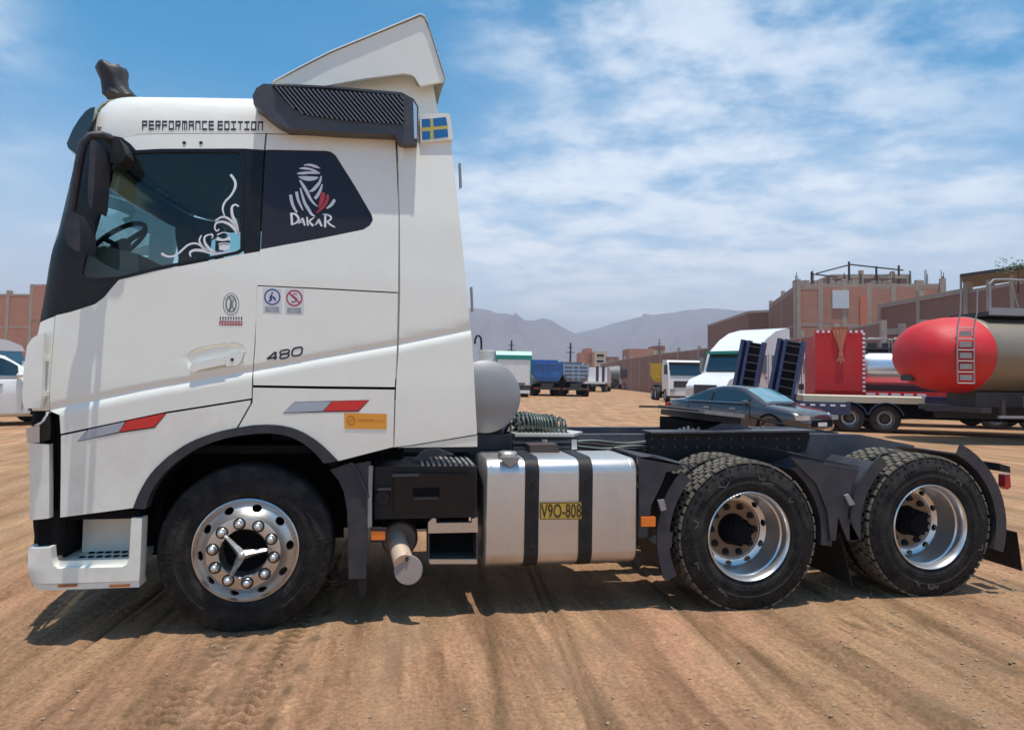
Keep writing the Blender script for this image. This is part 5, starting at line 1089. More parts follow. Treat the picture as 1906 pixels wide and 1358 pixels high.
# ---- box truck with teal top
t_ = tag(empty('box_truck', G(957, 53), head(957, 53, -3)), 'white box truck with a teal band along its top, behind the silver reservoir', 'truck')
Bx('cargo_box', t_, 'bg_white', 0.0, 6.0, -1.38, 1.38, 0.95, 2.95, 0.05); Pr('roof_band', t_, 'bg_teal', [(-0.05, 2.95), (-0.05, 3.3), (0.25, 3.62), (6.0, 3.62), (6.0, 2.95)], -1.42, 1.42, 'Y', 0.05)
Bx('edge_trim', t_, 'bg_teal', -0.04, 0.02, 1.30, 1.41, 0.95, 2.95, 0.01); Bx('edge_trim', t_, 'bg_teal', -0.04, 0.02, -1.41, -1.30, 0.95, 2.95, 0.01)
Bx('rear_bumper', t_, 'bg_white', -0.15, 0.0, -1.3, 1.3, 0.3, 0.55, 0.03); Bx('rear_skirt', t_, 'dark_iron', -0.02, 0.4, -1.3, 1.3, 0.55, 0.95); Bx('lamp_bar', t_, 'dark_iron', -0.06, 0.0, -0.9, 1.2, 1.0, 1.12); Bx('plate_recess', t_, 'dark_iron', -0.03, 0.0, 0.6, 0.95, 1.75, 1.85, 0)
Bx('cab', t_, 'bg_white', 6.2, 8.0, -1.2, 1.2, 0.6, 2.7, 0.1); wheels(t_, (1.0, 6.9), 1.25, 0.48, 0.5)
# ---- white crane truck
t_ = tag(empty('flatbed_truck', G(1108, 78), head(1108, 78, 8)), 'small white truck with purple posts, right of the grey tipper', 'truck')
Bx('deck', t_, 'bg_white', 0, 4.6, -1.2, 1.2, 0.95, 1.2); Bx('cargo_box', t_, 'bg_white', 2.2, 4.6, -1.15, 1.15, 1.2, 2.9, 0.05); Bx('chassis', t_, 'dark_iron', 0, 6, -0.5, 0.5, 0.6, 0.95)
for y in (-0.9, -0.2): Bx('post', t_, 'crane_purple', 0.4, 0.65, y-0.15, y+0.15, 1.2, 3.0)
Bx('cab', t_, 'bg_white', 4.7, 6.4, -1.15, 1.15, 0.6, 2.6, 0.1); wheels(t_, (0.8, 2.0, 5.6), 1.2, 0.48, 0.5)
# ---- concrete mixer
t_ = tag(empty('mixer_truck', G(1147, 102), head(1147, 102, 68)), 'concrete mixer truck with a grey and blue drum in the distance', 'truck')
bm = nb(); lathe(bm, [(0.0, -2.1), (0.55, -2.1), (0.8, -1.5), (1.25, 0.0), (1.3, 0.7)], 28, axis='X'); fin(bm, 'drum', 'bg_grey', t_, 40, loc=(0, 0, 2.3), rot=(0, R(8), 0))
bm = nb(); lathe(bm, [(1.31, 0.65), (1.31, 1.1), (0.9, 2.0), (0.4, 2.2), (0.0, 2.2)], 28, axis='X'); fin(bm, 'drum_front', 'bg_blue', t_, 40, loc=(0, 0, 2.3), rot=(0, R(8), 0))
Bx('chassis', t_, 'dark_iron', -2.8, 4.2, -0.5, 0.5, 0.75, 1.05); Bx('cab', t_, 'bg_white', 2.5, 4.4, -1.2, 1.2, 0.7, 2.8, 0.1); wheels(t_, (-1.6, -0.4, 3.4), 1.22, 0.5, 0.5)
# ---- white cab-over truck, front towards us (local x forward)
def cabover(px, depth, ang, label, roofz=3.0):
    t_ = tag(empty('cabover_truck', G(px, depth), head(px, depth, ang)), label, 'truck')
    c_ = Pr('cab', t_, 'bg_white', [(-2.0, 0.75), (-2.0, roofz-0.1), (-1.8, roofz), (-0.45, roofz-0.05), (-0.25, roofz-0.25), (0.0, 1.85), (0.02, 0.45), (-0.5, 0.45), (-0.6, 0.9), (-1.5, 0.9)], -1.23, 1.23, 'Y', 0.05)
    bm = nb(); prism(bm, [(0.03, 1.88), (-0.2, roofz-0.28), (-0.24, roofz-0.28), (-0.01, 1.88)], -1.1, 1.1); fin(bm, 'windscreen', 'bg_glass', c_)
    Bx('sun_visor', c_, 'dark_iron', -0.28, -0.05, -1.15, 1.15, roofz-0.3, roofz-0.18)
    g_ = Bx('grille', c_, 'dark_iron', 0.02, 0.05, -0.85, 0.85, 1.05, 1.5)
    for k in range(3): Bx('grille_bar', g_, 'bg_white', 0.05, 0.07, -0.8, 0.8, 0.72-0.12*k, 0.77-0.12*k, 0.005)
    for y in (-1.1, 0.75): Bx('headlight', c_, 'lens', 0.02, 0.06, y, y+0.35, 0.72, 0.95)
    for y in (-1.234, 1.224): Pr('side_window', c_, 'bg_glass', [(-0.25, 1.95), (-0.45, roofz-0.3), (-1.2, roofz-0.3), (-1.2, 1.95)], y, y+0.01, 'Y', 0)
    for y in (-1.5, 1.3): Bx('side_mirror', c_, 'dark_iron', -0.15, 0.0, y, y+0.2, 1.95, 2.6, 0.04)
    Bx('lower_bumper', c_, 'dark_iron', -0.1, 0.04, -1.15, 1.15, 0.3, 0.45); Bx('chassis', t_, 'dark_iron', -6.5, -0.4, -0.45, 0.45, 0.65, 0.95)
    wheels(t_, (-1.1, -4.5, -5.8), 1.22, 0.5, 0.32); return t_
cabover(1277, 47, 166, 'white cab-over truck facing the yard between the yellow-tailed tipper and the bonneted truck', 3.0)
# ---- two bonneted trucks behind the ramps
def bonnet_truck(px, depth, ang, label, roof, grp=None):
    t_ = tag(empty('bonneted_truck', G(px, depth), head(px, depth, ang)), label, 'truck', grp)
    hd_ = Pr('bonnet', t_, 'bg_white', [(0.0, 0.65), (0.02, 1.35), (0.25, 1.62), (1.4, 1.95), (1.45, 0.9), (1.2, 1.15), (0.6, 1.15), (0.35, 0.65)][::-1], -1.0, 1.0, 'Y', 0.10)
    Bx('grille', hd_, 'dark_iron', -0.04, 0.02, -0.55, 0.55, 0.75, 1.4, 0.05)
    for y in (-0.98, 0.62): Bx('headlight', hd_, 'lens', -0.03, 0.12, y, y+0.36, 0.95, 1.25, 0.04)
    Bx('bumper', hd_, 'bg_white', -0.15, 0.1, -1.15, 1.15, 0.35, 0.65, 0.05)
    c_ = Pr('cab', t_, 'bg_white', [(1.45, 0.8), (1.45, 1.95), (1.75, 2.78), (2.0, 2.95)]+([(2.6, 3.4), (3.3, 3.75), (4.2, 3.95), (4.4, 3.9)] if roof else [(3.2, 3.0), (3.3, 2.9)])+[(4.5 if roof else 3.3, 0.8)], -1.18, 1.18, 'Y', 0.07)
    bm = nb(); prism(bm, [(1.43, 1.98), (1.72, 2.72), (1.68, 2.74), (1.39, 1.98)], -1.0, 1.0); fin(bm, 'windscreen', 'bg_glass', c_)
    Bx('sun_visor', c_, 'bg_teal' if roof else 'bg_white', 1.45, 1.75, -1.05, 1.05, 2.74, 2.86)
    for y in (-1.20, 1.19): Pr('side_window', c_, 'bg_glass', [(1.75, 2.0), (1.95, 2.7), (2.6, 2.7), (2.6, 1.9)], y-0.0, y+0.012, 'Y', 0)
    if roof:
        for y in (-1.20, 1.19): Pr('sleeper_window', c_, 'bg_glass', [(3.0, 2.2), (3.0, 2.7), (3.25, 2.7), (3.25, 2.2)], y, y+0.012, 'Y', 0)
    for y in (-1.5, 1.35): Bx('side_mirror', c_, 'galv', 1.6, 1.75, y, y+0.15, 1.95, 2.6, 0.04)
    for y in (-1.19, 1.18):
        for x in (1.62, 2.72): Bx('door_seam', c_, 'dark_iron', x, x+0.025, y, y+0.012, 0.95, 2.75, 0)
        Bx('door_handle', c_, 'dark_iron', 2.5, 2.65, y-0.01, y+0.02, 1.7, 1.75, 0); Bx('vent', c_, 'dark_iron', 1.5, 1.75, y, y+0.012, 1.25, 1.5, 0)
    Bx('bonnet_seam', hd_, 'dark_iron', 0.3, 1.4, -1.005, 1.005, 1.30, 1.315, 0); Bx('cowl_strip', hd_, 'dark_iron', 1.36, 1.45, -0.95, 0.95, 1.93, 1.985, 0)
    Bx('chassis', t_, 'dark_iron', 0.3, 8.5, -0.45, 0.45, 0.65, 0.95); wheels(t_, (0.9, 6.4, 7.7), 1.2, 0.5, 0.32)
    for y in (-1.18, 0.95): Pr('rear_fairing', t_, 'bg_white', [(4.6, 0.8), (4.6, 2.2), (5.4, 1.6), (5.5, 0.8)], y, y+0.25, 'Y', 0.04)
    return t_
def flip(px, depth, ang): return head(px, depth, ang)
b1_ = bonnet_truck(1345, 30, 0, 'white bonneted truck with a tall sleeper roof, left of the blue ramps', True)
b1_.rotation_euler[2] = head(1330, 30, 36)
b1_.location = G(1313, 28.0)
b2_ = bonnet_truck(1440, 30, 0, 'white bonneted truck with a low cab roof, between and behind the two blue ramps', False)
b2_.rotation_euler[2] = head(1440, 30, 62); b2_.location = G(1402, 30.5)
# ---- low loader with raised ramps
LD = 23.4; base = G(1475, LD); hl_ = head(1475, LD, 84)
t_ = tag(empty('low_loader_trailer', base, hl_), 'navy low-loader trailer with two ladder ramps raised at its end', 'trailer')
Bx('deck', t_, 'cream', 0.2, 7.5, -1.25, 1.25, 0.95, 1.15, 0.02); Bx('side_beam', t_, 'bg_navy', 0.0, 1.6, -1.3, -1.18, 0.55, 0.95); Bx('side_beam', t_, 'dark_iron', 4.0, 9.5, -1.2, -1.0, 0.55, 0.93); Bx('inner_frame', t_, 'pitch', 0.3, 9.5, -0.6, 0.6, 0.45, 0.93)
Bx('tool_box', t_, 'bg_navy', 3.72, 4.3, -1.35, -0.9, 0.75, 1.2, 0.03)
def cx_of(px): # local x of a photo column on the near side
    o = base+Vector((math.sin(hl_), -math.cos(hl_), 0))*1.3; d = Vector((math.cos(hl_), math.sin(hl_), 0))
    best = min(np.arange(-3, 14, 0.01), key=lambda s: abs(proj_px(o+d*s)-px)); return float(best)
def proj_px(p): v_ = Vector(p)-CAM; return PCX+FPX*v_.dot(RT)/v_.dot(FW)
for px in (1583, 1650):
    x = cx_of(px); bg_wheel(t_, x, -1.22, 0.45, 0.3, 1); bg_wheel(t_, x, 1.22, 0.45, 0.3, -1)
    bm = nb(); lathe(bm, [(0.50, 0.0), (0.53, 0.0), (0.53, 0.4), (0.50, 0.4)], 16, closed=True, ctr=(x, -1.28, 0.45), a0=R(15), a1=R(165)); fin(bm, 'mudguard', 'bg_navy', t_)
for k, (px, wd_) in enumerate(((1392, 0.62), (1462, 0.66))):
    x = cx_of(px); y_ = -0.9 if k else -0.2; rp = empty('ramp', (x, y_, 0.95), parent=t_); rp.rotation_euler = (R(9), R(4), R(62))
    for yy in (-wd_/2, wd_/2-0.10): Bx('ramp_side', rp, 'bg_navy', -0.10, 0.12, yy, yy+0.10, 0, 2.05, 0.01)
    Bx('ramp_back', rp, 'bg_navy', 0.09, 0.12, -wd_/2+0.02, wd_/2+0.22, 0.0, 2.0, 0.005); Bx('ramp_cheek', rp, 'bg_navy', -0.12, 0.14, wd_/2+0.12, wd_/2+0.24, -0.3, 2.05, 0.02)
    for i in range(7): Bx('rung', rp, 'dark_iron', -0.10, -0.04, -wd_/2+0.1, wd_/2-0.1, 0.15+i*0.28, 0.19+i*0.28, 0.004)
    Bx('ramp_sheet', rp, 'pitch', 0.03, 0.06, -wd_/2+0.1, wd_/2-0.1, 0.05, 1.98, 0)
for i in range(5): Bx('reflector', t_, 'vinyl_white', 0.1+i*0.3, 0.25+i*0.3, -1.315, -1.301, 0.82, 0.88, 0)
# ---- red flatbed with headboard, silver tank on it
RD = 27.0; hr_ = head(1545, RD, 80); t_ = tag(empty('red_flatbed_trailer', G(1507, RD), hr_), 'red flatbed trailer with a tall red headboard edged in white dots', 'trailer')
wl = (1585-1505)/FPX*RD
Bx('headboard', t_, 'bg_red', 0.0, wl, -1.28, -1.15, 1.15, 3.58, 0.06); Bx('deck', t_, 'bg_red', 0.0, 8.0, -1.28, 1.25, 1.05, 1.28, 0.03)
Bx('chassis', t_, 'dark_iron', 0.3, 8.0, -0.6, 0.6, 0.6, 1.05); Bx('headboard_return', t_, 'bg_red', 0.0, 0.1, -1.15, 1.2, 1.28, 3.4, 0.03)
for i in range(9): Bx('tape_square', t_, 'vinyl_white', 0.05+i*wl/9, 0.05+i*wl/9+0.09, -1.30, -1.282, 3.48, 3.57, 0)
for i in range(14): Bx('tape_square', t_, 'vinyl_white', wl-0.08, wl+0.01, -1.30, -1.282, 1.25+i*0.165, 1.33+i*0.165, 0)
for i in range(5): Bx('tape_strip', t_, 'vinyl_white', wl+0.05+i*0.42, wl+0.35+i*0.42, -1.30, -1.282, 1.14, 1.22, 0)
wheels(t_, (6.0, 7.2), 1.22, 0.48, 0.3)
bm = nb(); c0 = Vector((wl*0.52, -1.335, 3.66))
prism(bm, [(c0.x+x, c0.z+z) for x, z in ((-0.30, 0.02), (-0.05, 0.04), (0.22, 0.02), (0.17, -0.3), (0.09, -0.62), (0.045, -0.92), (0.05, -1.02), (0.13, -1.30), (0.05, -1.24), (-0.02, -1.38), (-0.08, -1.22), (-0.17, -1.33), (-0.06, -1.02), (-0.05, -0.92), (-0.12, -0.62), (-0.24, -0.3))], -1.36, -1.31)
box(bm, c0.x-0.30, c0.x+0.22, -1.36, -1.0, c0.z-0.06, c0.z+0.03); box(bm, c0.x-0.08, c0.x+0.07, -1.39, -1.31, c0.z-1.04, c0.z-0.92)
for k in range(3): tube(bm, [(c0.x-0.18+0.15*k, -1.365, c0.z), (c0.x-0.02+0.02*k, -1.365, c0.z-0.9)], [0.03, 0.015], 6)
st_ = fin(bm, 'tied_tarp', 'salmon', None, 50); st_.location = t_.location; st_.rotation_euler = t_.rotation_euler
tag(st_, 'salmon tied cloth hanging over the red headboard', 'tarp')
t2 = tag(empty('silver_tank', G(1507, RD), hr_), 'shiny silver tank with railings lying behind the red headboard', 'tank')
bm = nb(); lathe(bm, [(0.0, wl+0.05), (0.7, wl+0.1), (0.78, wl+0.3), (0.78, 5.2), (0.7, 5.4), (0.0, 5.45)], 36, axis='X', ctr=(0, -0.1, 2.12)); fin(bm, 'tank_shell', 'tank_silver', t2, 35)
Bx('tank_cradle', t2, 'dark_iron', wl+0.2, 5.0, -0.6, 0.4, 1.285, 1.5)
for y in (-0.55, 0.35):
    bm = nb()
    for k in range(4):
        x = wl+0.2+k*0.9; tube(bm, [(x, y, 2.75), (x, y, 3.25), (x+0.08, y, 3.32), (x+0.72, y, 3.32), (x+0.8, y, 3.25), (x+0.8, y, 2.75)], 0.022, 6)
    fin(bm, 'railing', 'galv', t2)['kind'] = 'stuff'
Bx('walkway', t2, 'dark_iron', wl+0.15, 4.8, -0.6, 0.4, 2.88, 2.95)
for k in range(6): Bx('hatch', t2, 'dark_iron', wl+0.35+k*0.55, wl+0.65+k*0.55, -0.25, 0.1, 2.95, 3.15, 0.04)
# ---- red-ended tanker
TD = 19.0; cxp = G(1775, TD); ha = head(1768, TD, 52)
t_ = tag(empty('tanker_trailer', cxp, ha), 'large tanker trailer with a bright red domed end, ladder and top rails at the right', 'trailer')
zc_ = (ZH(1760, 590, TD)+ZH(1760, 731, TD))/2; bb_ = (ZH(1760, 590, TD)-ZH(1760, 731, TD))/2; aa_ = 1.42
def ell_lathe(name, prof, mat, par):
    bm = nb(); rings = []; n_ = 48
    for r_, x in prof: rings.append([bm.verts.new((x, aa_*r_*math.cos(2*math.pi*k/n_), zc_+bb_*r_*math.sin(2*math.pi*k/n_))) for k in range(n_)])
    for i in range(len(rings)-1):
        for k in range(n_): bm.faces.new((rings[i][k], rings[i][(k+1) % n_], rings[i+1][(k+1) % n_], rings[i+1][k]))
    bmesh.ops.remove_doubles(bm, verts=bm.verts, dist=1e-4); return fin(bm, name, mat, par, 40)
dome = ell_lathe('tank_end', [(0.001, -1.42), (0.3, -1.40), (0.5, -1.33), (0.68, -1.19), (0.81, -1.0), (0.91, -0.72), (0.97, -0.38), (1.0, 0.0), (1.0, 0.12)], 'bg_red', t_)
ell_lathe('end_seam', [(0.998, 0.10), (1.012, 0.12), (1.012, 0.16), (0.99, 0.18)], 'tank_steel', t_)
ell_lathe('tank_shell', [(0.985, 0.1), (0.985, 9.0), (0.9, 9.3), (0.001, 9.5)], 'tank_steel', t_)
for x in (2.2, 4.6, 7.0): ell_lathe('tank_band', [(0.985, x), (1.005, x+0.01), (1.005, x+0.07), (0.985, x+0.08)], 'tank_steel', t_)
# ladder up the domed end, on the camera side
def dome_pt(u, v, off=0.0):
    """point on the dome: u sideways (-1..1 of half width), v up (-1..1), pushed outwards"""
    r_ = min(0.999, math.hypot(u, v)); x = -np.interp(r_, [0, .3, .5, .68, .81, .91, .97, 1.0], [1.42, 1.40, 1.33, 1.19, 1.0, .72, .38, 0.0]); return Vector((x-off, aa_*u, zc_+bb_*v))
lad = empty('ladder', (0, 0, 0), parent=t_); Mt = Matrix.Translation(cxp) @ Matrix.Rotation(ha, 4, 'Z')
def lad_xy(px):
    best = min(np.linspace(-0.97, 0.5, 300), key=lambda u: abs(proj_px(Mt @ dome_pt(u, 0.0, 0.14))-px)); return dome_pt(best, 0.0, 0.14)
pa, pb_ = lad_xy(1782), lad_xy(1816)
for p in (pa, pb_):
    bm = nb(); tube(bm, [(p.x, p.y, zc_-bb_*0.74), (p.x, p.y, zc_+bb_*0.6), (p.x+0.10, p.y, zc_+bb_*1.0), (p.x+0.12, p.y, zc_+bb_+0.6)], 0.02, 6); fin(bm, 'ladder_rail', 'galv', lad)
for k in range(6):
    z = zc_-bb_*0.74+k*bb_*0.27; bm = nb(); tube(bm, [(pa.x, pa.y, z), (pb_.x, pb_.y, z)], 0.018, 6); fin(bm, 'rung', 'galv', lad)
for k in range(5):
    p = pa.lerp(pb_, 0.5); z = zc_-bb_*0.60+k*bb_*0.27; d_ = (pb_-pa).normalized(); bm = nb(); box(bm, -0.14, 0.14, -0.01, 0.01, -0.07, 0.07, Matrix.Translation((p.x, p.y, z)) @ Matrix.Rotation(math.atan2(d_.y, d_.x), 4, 'Z')); fin(bm, 'tread_plate', 'galv', lad)
p = dome_pt(0.12, -0.62, 0.03); bm = nb(); box(bm, p.x-0.06, p.x+0.1, p.y-0.22, p.y+0.22, p.z-0.08, p.z+0.08); fin(bm, 'plate_holder', 'dark_iron', dome, bev=0.01)
zt_ = zc_+bb_
Bx('catwalk', t_, 'dark_iron', 0.35, 9.0, -0.85, 0.6, zt_-0.02, zt_+0.10); Bx('spill_coaming', t_, 'galv', 0.35, 9.0, -0.88, -0.85, zt_+0.0, zt_+0.2)
rl = empty('guard_rail', (0, 0, zt_+0.1), parent=t_)
bm = nb(); tube(bm, [(0.4, -0.85, 0), (0.4, -0.85, 0.75), (0.5, -0.85, 0.86), (0.8, -0.85, 0.88), (9.0, -0.85, 0.82)], 0.03, 8); fin(bm, 'rail_top', 'galv', rl)
for k in range(8):
    bm = nb(); x = 1.0+k*1.1; tube(bm, [(x, -0.85, 0.86), (x+0.25, -0.85, 0.0)], 0.024, 6); fin(bm, 'rail_post', 'galv', rl)
Bx('chassis', t_, 'dark_iron', 0.2, 9.2, -0.55, 0.55, zc_-bb_-0.35, zc_-bb_+0.05); Bx('rear_beam', t_, 'dark_iron', -0.2, 0.1, -1.2, 1.2, 0.85, 1.0); Bx('side_guard', t_, 'bg_charcoal', 1.0, 3.2, -1.2, -1.1, 1.02, 1.3); Bx('hose_tube', t_, 'galv', 3.4, 9.0, -1.25, -1.05, 1.22, 1.34)
Bx('lower_rail', t_, 'galv', 0.3, 3.0, -1.22, -1.15, 0.72, 0.79, 0.01); Bx('hanger', t_, 'dark_iron', 0.4, 0.5, -1.2, -1.1, 0.72, 1.2); Bx('hanger', t_, 'dark_iron', 2.8, 2.9, -1.2, -1.1, 0.72, 1.2)
Bx('landing_leg', t_, 'dark_iron', 3.6, 3.8, -1.0, -0.8, 0.1, 1.1); Bx('landing_foot', t_, 'dark_iron', 3.45, 3.95, -1.15, -0.65, 0.0, 0.1); wheels(t_, (7.0, 8.2), 1.22, 0.5, 0.4)
Bx('tool_locker', t_, 'pitch', 4.2, 6.0, -1.2, -0.5, 0.45, 1.05)
# ---- black saloon car
def loft(name, secs, mat, par, smooth=40, cap=True):
    bm = nb(); rings = [[bm.verts.new(p) for p in s] for s in secs]; n_ = len(rings[0])
    for i in range(len(rings)-1):
        for k in range(n_): bm.faces.new((rings[i][k], rings[i][(k+1) % n_], rings[i+1][(k+1) % n_], rings[i+1][k]))
    if cap: bm.faces.new(rings[0]); bm.faces.new(rings[-1][::-1])
    return fin(bm, name, mat, par, smooth)
def car(loc, rz, label, paint, name='saloon_car', cat='car', hk=1.0, nose=0.0):
    t_ = tag(empty(name, loc, rz), label, cat)
    ST = [(-2.36, .62, .50, .78), (-2.30, .74, .34, .92), (-2.1, .84, .30, 1.0), (-1.7, .89, .28, 1.02), (-1.2, .91, .26, .98), (-0.5, .91, .25, .96), (0.3, .91, .25, .95), (0.85, .91, .25, .96), (1.1, .90, .25, .96), (1.5, .89, .26, .91), (1.9, .86, .28, .85), (2.15, .80, .30, .78), (2.30, .70, .34, .70), (2.36, .55, .42, .60)]
    secs = []
    for x, hw_, zb, zt2 in ST:
        zt2 = zt2*hk+nose*(x > 0.9); q = [(hw_*0.86, zb), (hw_*0.98, zb+0.10), (hw_, zb+(zt2-zb)*0.55), (hw_*0.985, zt2-0.10), (hw_*0.93, zt2-0.035), (hw_*0.80, zt2), (hw_*0.4, zt2+0.035), (0, zt2+0.045)]
        secs.append([(x, y, z) for y, z in q]+[(x, -y, z) for y, z in q[-2::-1]])
    bd = loft('body', secs, paint, t_, 45)
    RT_ = [(-1.75, .78, .98, .96), (-1.35, .70, .98, 1.16), (-0.85, .66, .97, 1.34), (-0.35, .64, .96, 1.425), (0.1, .63, .95, 1.43), (0.45, .64, .95, 1.37), (0.85, .68, .96, 1.18), (1.22, .74, .95, .97)]
    secs = []
    for x, hw_, zb, zt2 in RT_:
        zb *= hk; zt2 *= hk; q = [(0.84, zb-0.03), (0.80-(0.80-hw_)*0.5, (zb+zt2)/2), (hw_, zt2-0.03), (hw_*0.88, zt2+0.005), (hw_*0.4, zt2+0.025), (0, zt2+0.03)]
        secs.append([(x, y, z) for y, z in q]+[(x, -y, z) for y, z in q[-2::-1]])
    loft('roof', secs, paint, t_, 50)
    def zroof(x): return hk*float(np.interp(x, [r_[0] for r_ in RT_], [r_[3] for r_ in RT_]))
    def hwr(x): return float(np.interp(x, [r_[0] for r_ in RT_], [r_[1] for r_ in RT_]))
    for sgn in (-1, 1):
        for xs in ((-1.42, -0.55), (-0.48, 0.72)):
            bm = nb(); A = []
            for x in np.linspace(xs[0], xs[1], 8):
                zb = 0.985*hk; z1_ = max(zb+0.015, zroof(x)-0.085); f1 = (z1_-0.97*hk)/max(zroof(x)-0.97*hk, 0.05); y1 = 0.84-(0.84-hwr(x))*f1
                A.append((bm.verts.new((x, sgn*(0.838+0.012), zb)), bm.verts.new((x, sgn*(y1+0.02), z1_))))
            for i in range(7): bm.faces.new((A[i][0], A[i+1][0], A[i+1][1], A[i][1]))
            fin(bm, 'side_window', 'bg_glass', t_, 50)
        bm = nb(); bmesh.ops.create_icosphere(bm, subdivisions=2, radius=1.0, matrix=Matrix.Translation((0.72, sgn*0.98, 1.0*hk)) @ Matrix.Diagonal((0.09, 0.12, 0.075, 1))); fin(bm, 'side_mirror', paint, t_, 60)
        bm = nb(); box(bm, 2.02, 2.34, min(sgn*0.5, sgn*0.80), max(sgn*0.5, sgn*0.80), 0.60*hk+nose, 0.72*hk+nose); fin(bm, 'headlight', 'lens', t_, bev=0.03)
        bm = nb(); box(bm, -2.36, -2.2, min(sgn*0.5, sgn*0.82), max(sgn*0.5, sgn*0.82), 0.76, 0.88); fin(bm, 'tail_light', 'red_tail', t_, bev=0.03)
    for nm, xs in (('windscreen', (0.50, 1.16)), ('rear_window', (-1.62, -0.95))):
        bm = nb(); A = []
        for x in np.linspace(xs[0], xs[1], 6):
            z = zroof(x); h_ = hwr(x); A.append([bm.verts.new((x, h_*0.9*k/5, z+0.038-0.03*abs(k/5)**3)) for k in range(-5, 6)])
        for i in range(5):
            for k in range(10): bm.faces.new((A[i][k], A[i][k+1], A[i+1][k+1], A[i+1][k]))
        fin(bm, nm, 'car_screen_sky', t_, 50)
    for sgn in (-1, 1):
        for x in (-1.35, -0.52, 0.82):
            bm = nb(); tube(bm, [(x, sgn*0.893, 0.42), (x, sgn*0.918, 0.65), (x-0.02, sgn*0.905, 0.86*hk)], 0.007, 5); fin(bm, 'door_seam', 'pitch', t_)
        for x in (-0.75, 0.15): Bx('door_handle', t_, 'car_trim', x, x+0.2, min(sgn*0.9, sgn*0.93), max(sgn*0.9, sgn*0.93), 0.80*hk, 0.83*hk, 0.01)
        bm = nb(); tube(bm, [(-1.5, sgn*0.865, 0.985*hk), (-0.5, sgn*0.862, 0.98*hk), (0.8, sgn*0.862, 0.978*hk)], 0.012, 5); fin(bm, 'waist_trim', 'car_trim', t_)
        for x in (-1.42, 1.42):
            bm = nb(); lathe(bm, [(0.34, 0.0), (0.40, 0.0), (0.40, 0.05), (0.34, 0.05)], 18, closed=True, ctr=(x, -0.925 if sgn < 0 else 0.875, 0.34), a0=R(-5), a1=R(185)); fin(bm, 'wheel_arch', 'pitch', t_)
    Bx('number_plate', t_, 'paper', 2.36, 2.385, -0.2, 0.2, 0.44+nose, 0.54+nose, 0)
    Bx('grille', t_, 'pitch', 2.28, 2.38, -0.45, 0.45, 0.42+nose, 0.60+nose, 0.02)
    wheels(t_, (-1.42, 1.42), 0.90, 0.33, 0.22); return t_
car(G(1388, 19.6), head(1388, 19.6, 127), 'glossy black saloon car parked behind the coupling plate', 'car_black')
# ---- white pick-up and blue-screened minibus at far left
car(G(-38, 18.6), head(-38, 18.6, 78), 'cream white off-road car at the left edge of the photo', 'bg_white', 'offroad_car', 'car', 1.40, 0.30)
t_ = tag(empty('minibus', G(-30, 25), head(-30, 25, 80)), 'minibus with a pale rounded roof and blue windscreen behind the white off-road car', 'minibus')
Pr('body', t_, 'bg_blueglass', [(-4.0, 0.4), (-4.0, 2.3), (0.9, 2.3), (1.25, 1.5), (1.5, 1.3), (1.55, 0.4)], -1.0, 1.0, 'Y', 0.08)
Pr('roof', t_, 'paper', [(-4.1, 2.2), (-4.1, 2.5), (-3.8, 2.72), (-0.3, 2.72), (0.5, 2.62), (0.95, 2.42), (1.05, 2.22)], -1.03, 1.03, 'Y', 0.08)
Pr('bonnet', t_, 'bg_white', [(1.2, 0.5), (1.2, 1.35), (1.6, 1.2), (1.65, 0.5)], -1.02, 1.02, 'Y', 0.06); wheels(t_, (0.8, -2.8), 0.98, 0.38, 0.25)
Bx('side_mirror', t_, 'bg_white', 0.95, 1.1, -1.25, -1.08, 1.55, 1.85, 0.04)

# ---- buildings
def wall_panels(par, A, B_, z0, z1, nx_, nz_, mat, colw=0.35, beam=0.3, name='brick_panel', thick=0.25, out=0.08):
    """a framed brick wall from A to B: recessed brick panels between concrete columns and beams"""
    A, B_ = Vector(A), Vector(B_); d = (B_-A); Ln = d.length; d.normalize(); nrm = Vector((d.y, -d.x, 0))
    def slab(nm, s0, s1, a, b, o0, o1, m_):
        bm = nb(); v = [bm.verts.new(A+d*s+nrm*o+Vector((0, 0, z))) for s in (s0, s1) for o in (o0, o1) for z in (a, b)]
        for f in ((0, 1, 3, 2), (4, 6, 7, 5), (0, 4, 5, 1), (2, 3, 7, 6), (0, 2, 6, 4), (1, 5, 7, 3)): bm.faces.new([v[i] for i in f])
        return fin(bm, nm, m_, par, 0)
    xs = [Ln*k/nx_ for k in range(nx_+1)]; zs = [z0+(z1-z0)*k/nz_ for k in range(nz_+1)]
    for i in range(nx_):
        for j in range(nz_): slab(name, xs[i]+colw/2, xs[i+1]-colw/2, zs[j], zs[j+1]-beam, -thick, random.uniform(-0.02, 0.02), mat)
    for x in xs: slab('column', x-colw/2, x+colw/2, z0, z1+random.uniform(0, 0.5), -thick-0.02, out, 'concrete')
    for z in zs[1:]: slab('beam', 0, Ln, z-beam, z, -thick-0.01, out-0.03, 'concrete')
    return slab
def building(px, depth, label, name='brick_building'): return tag(empty(name, (0, 0, 0)), label, 'building')
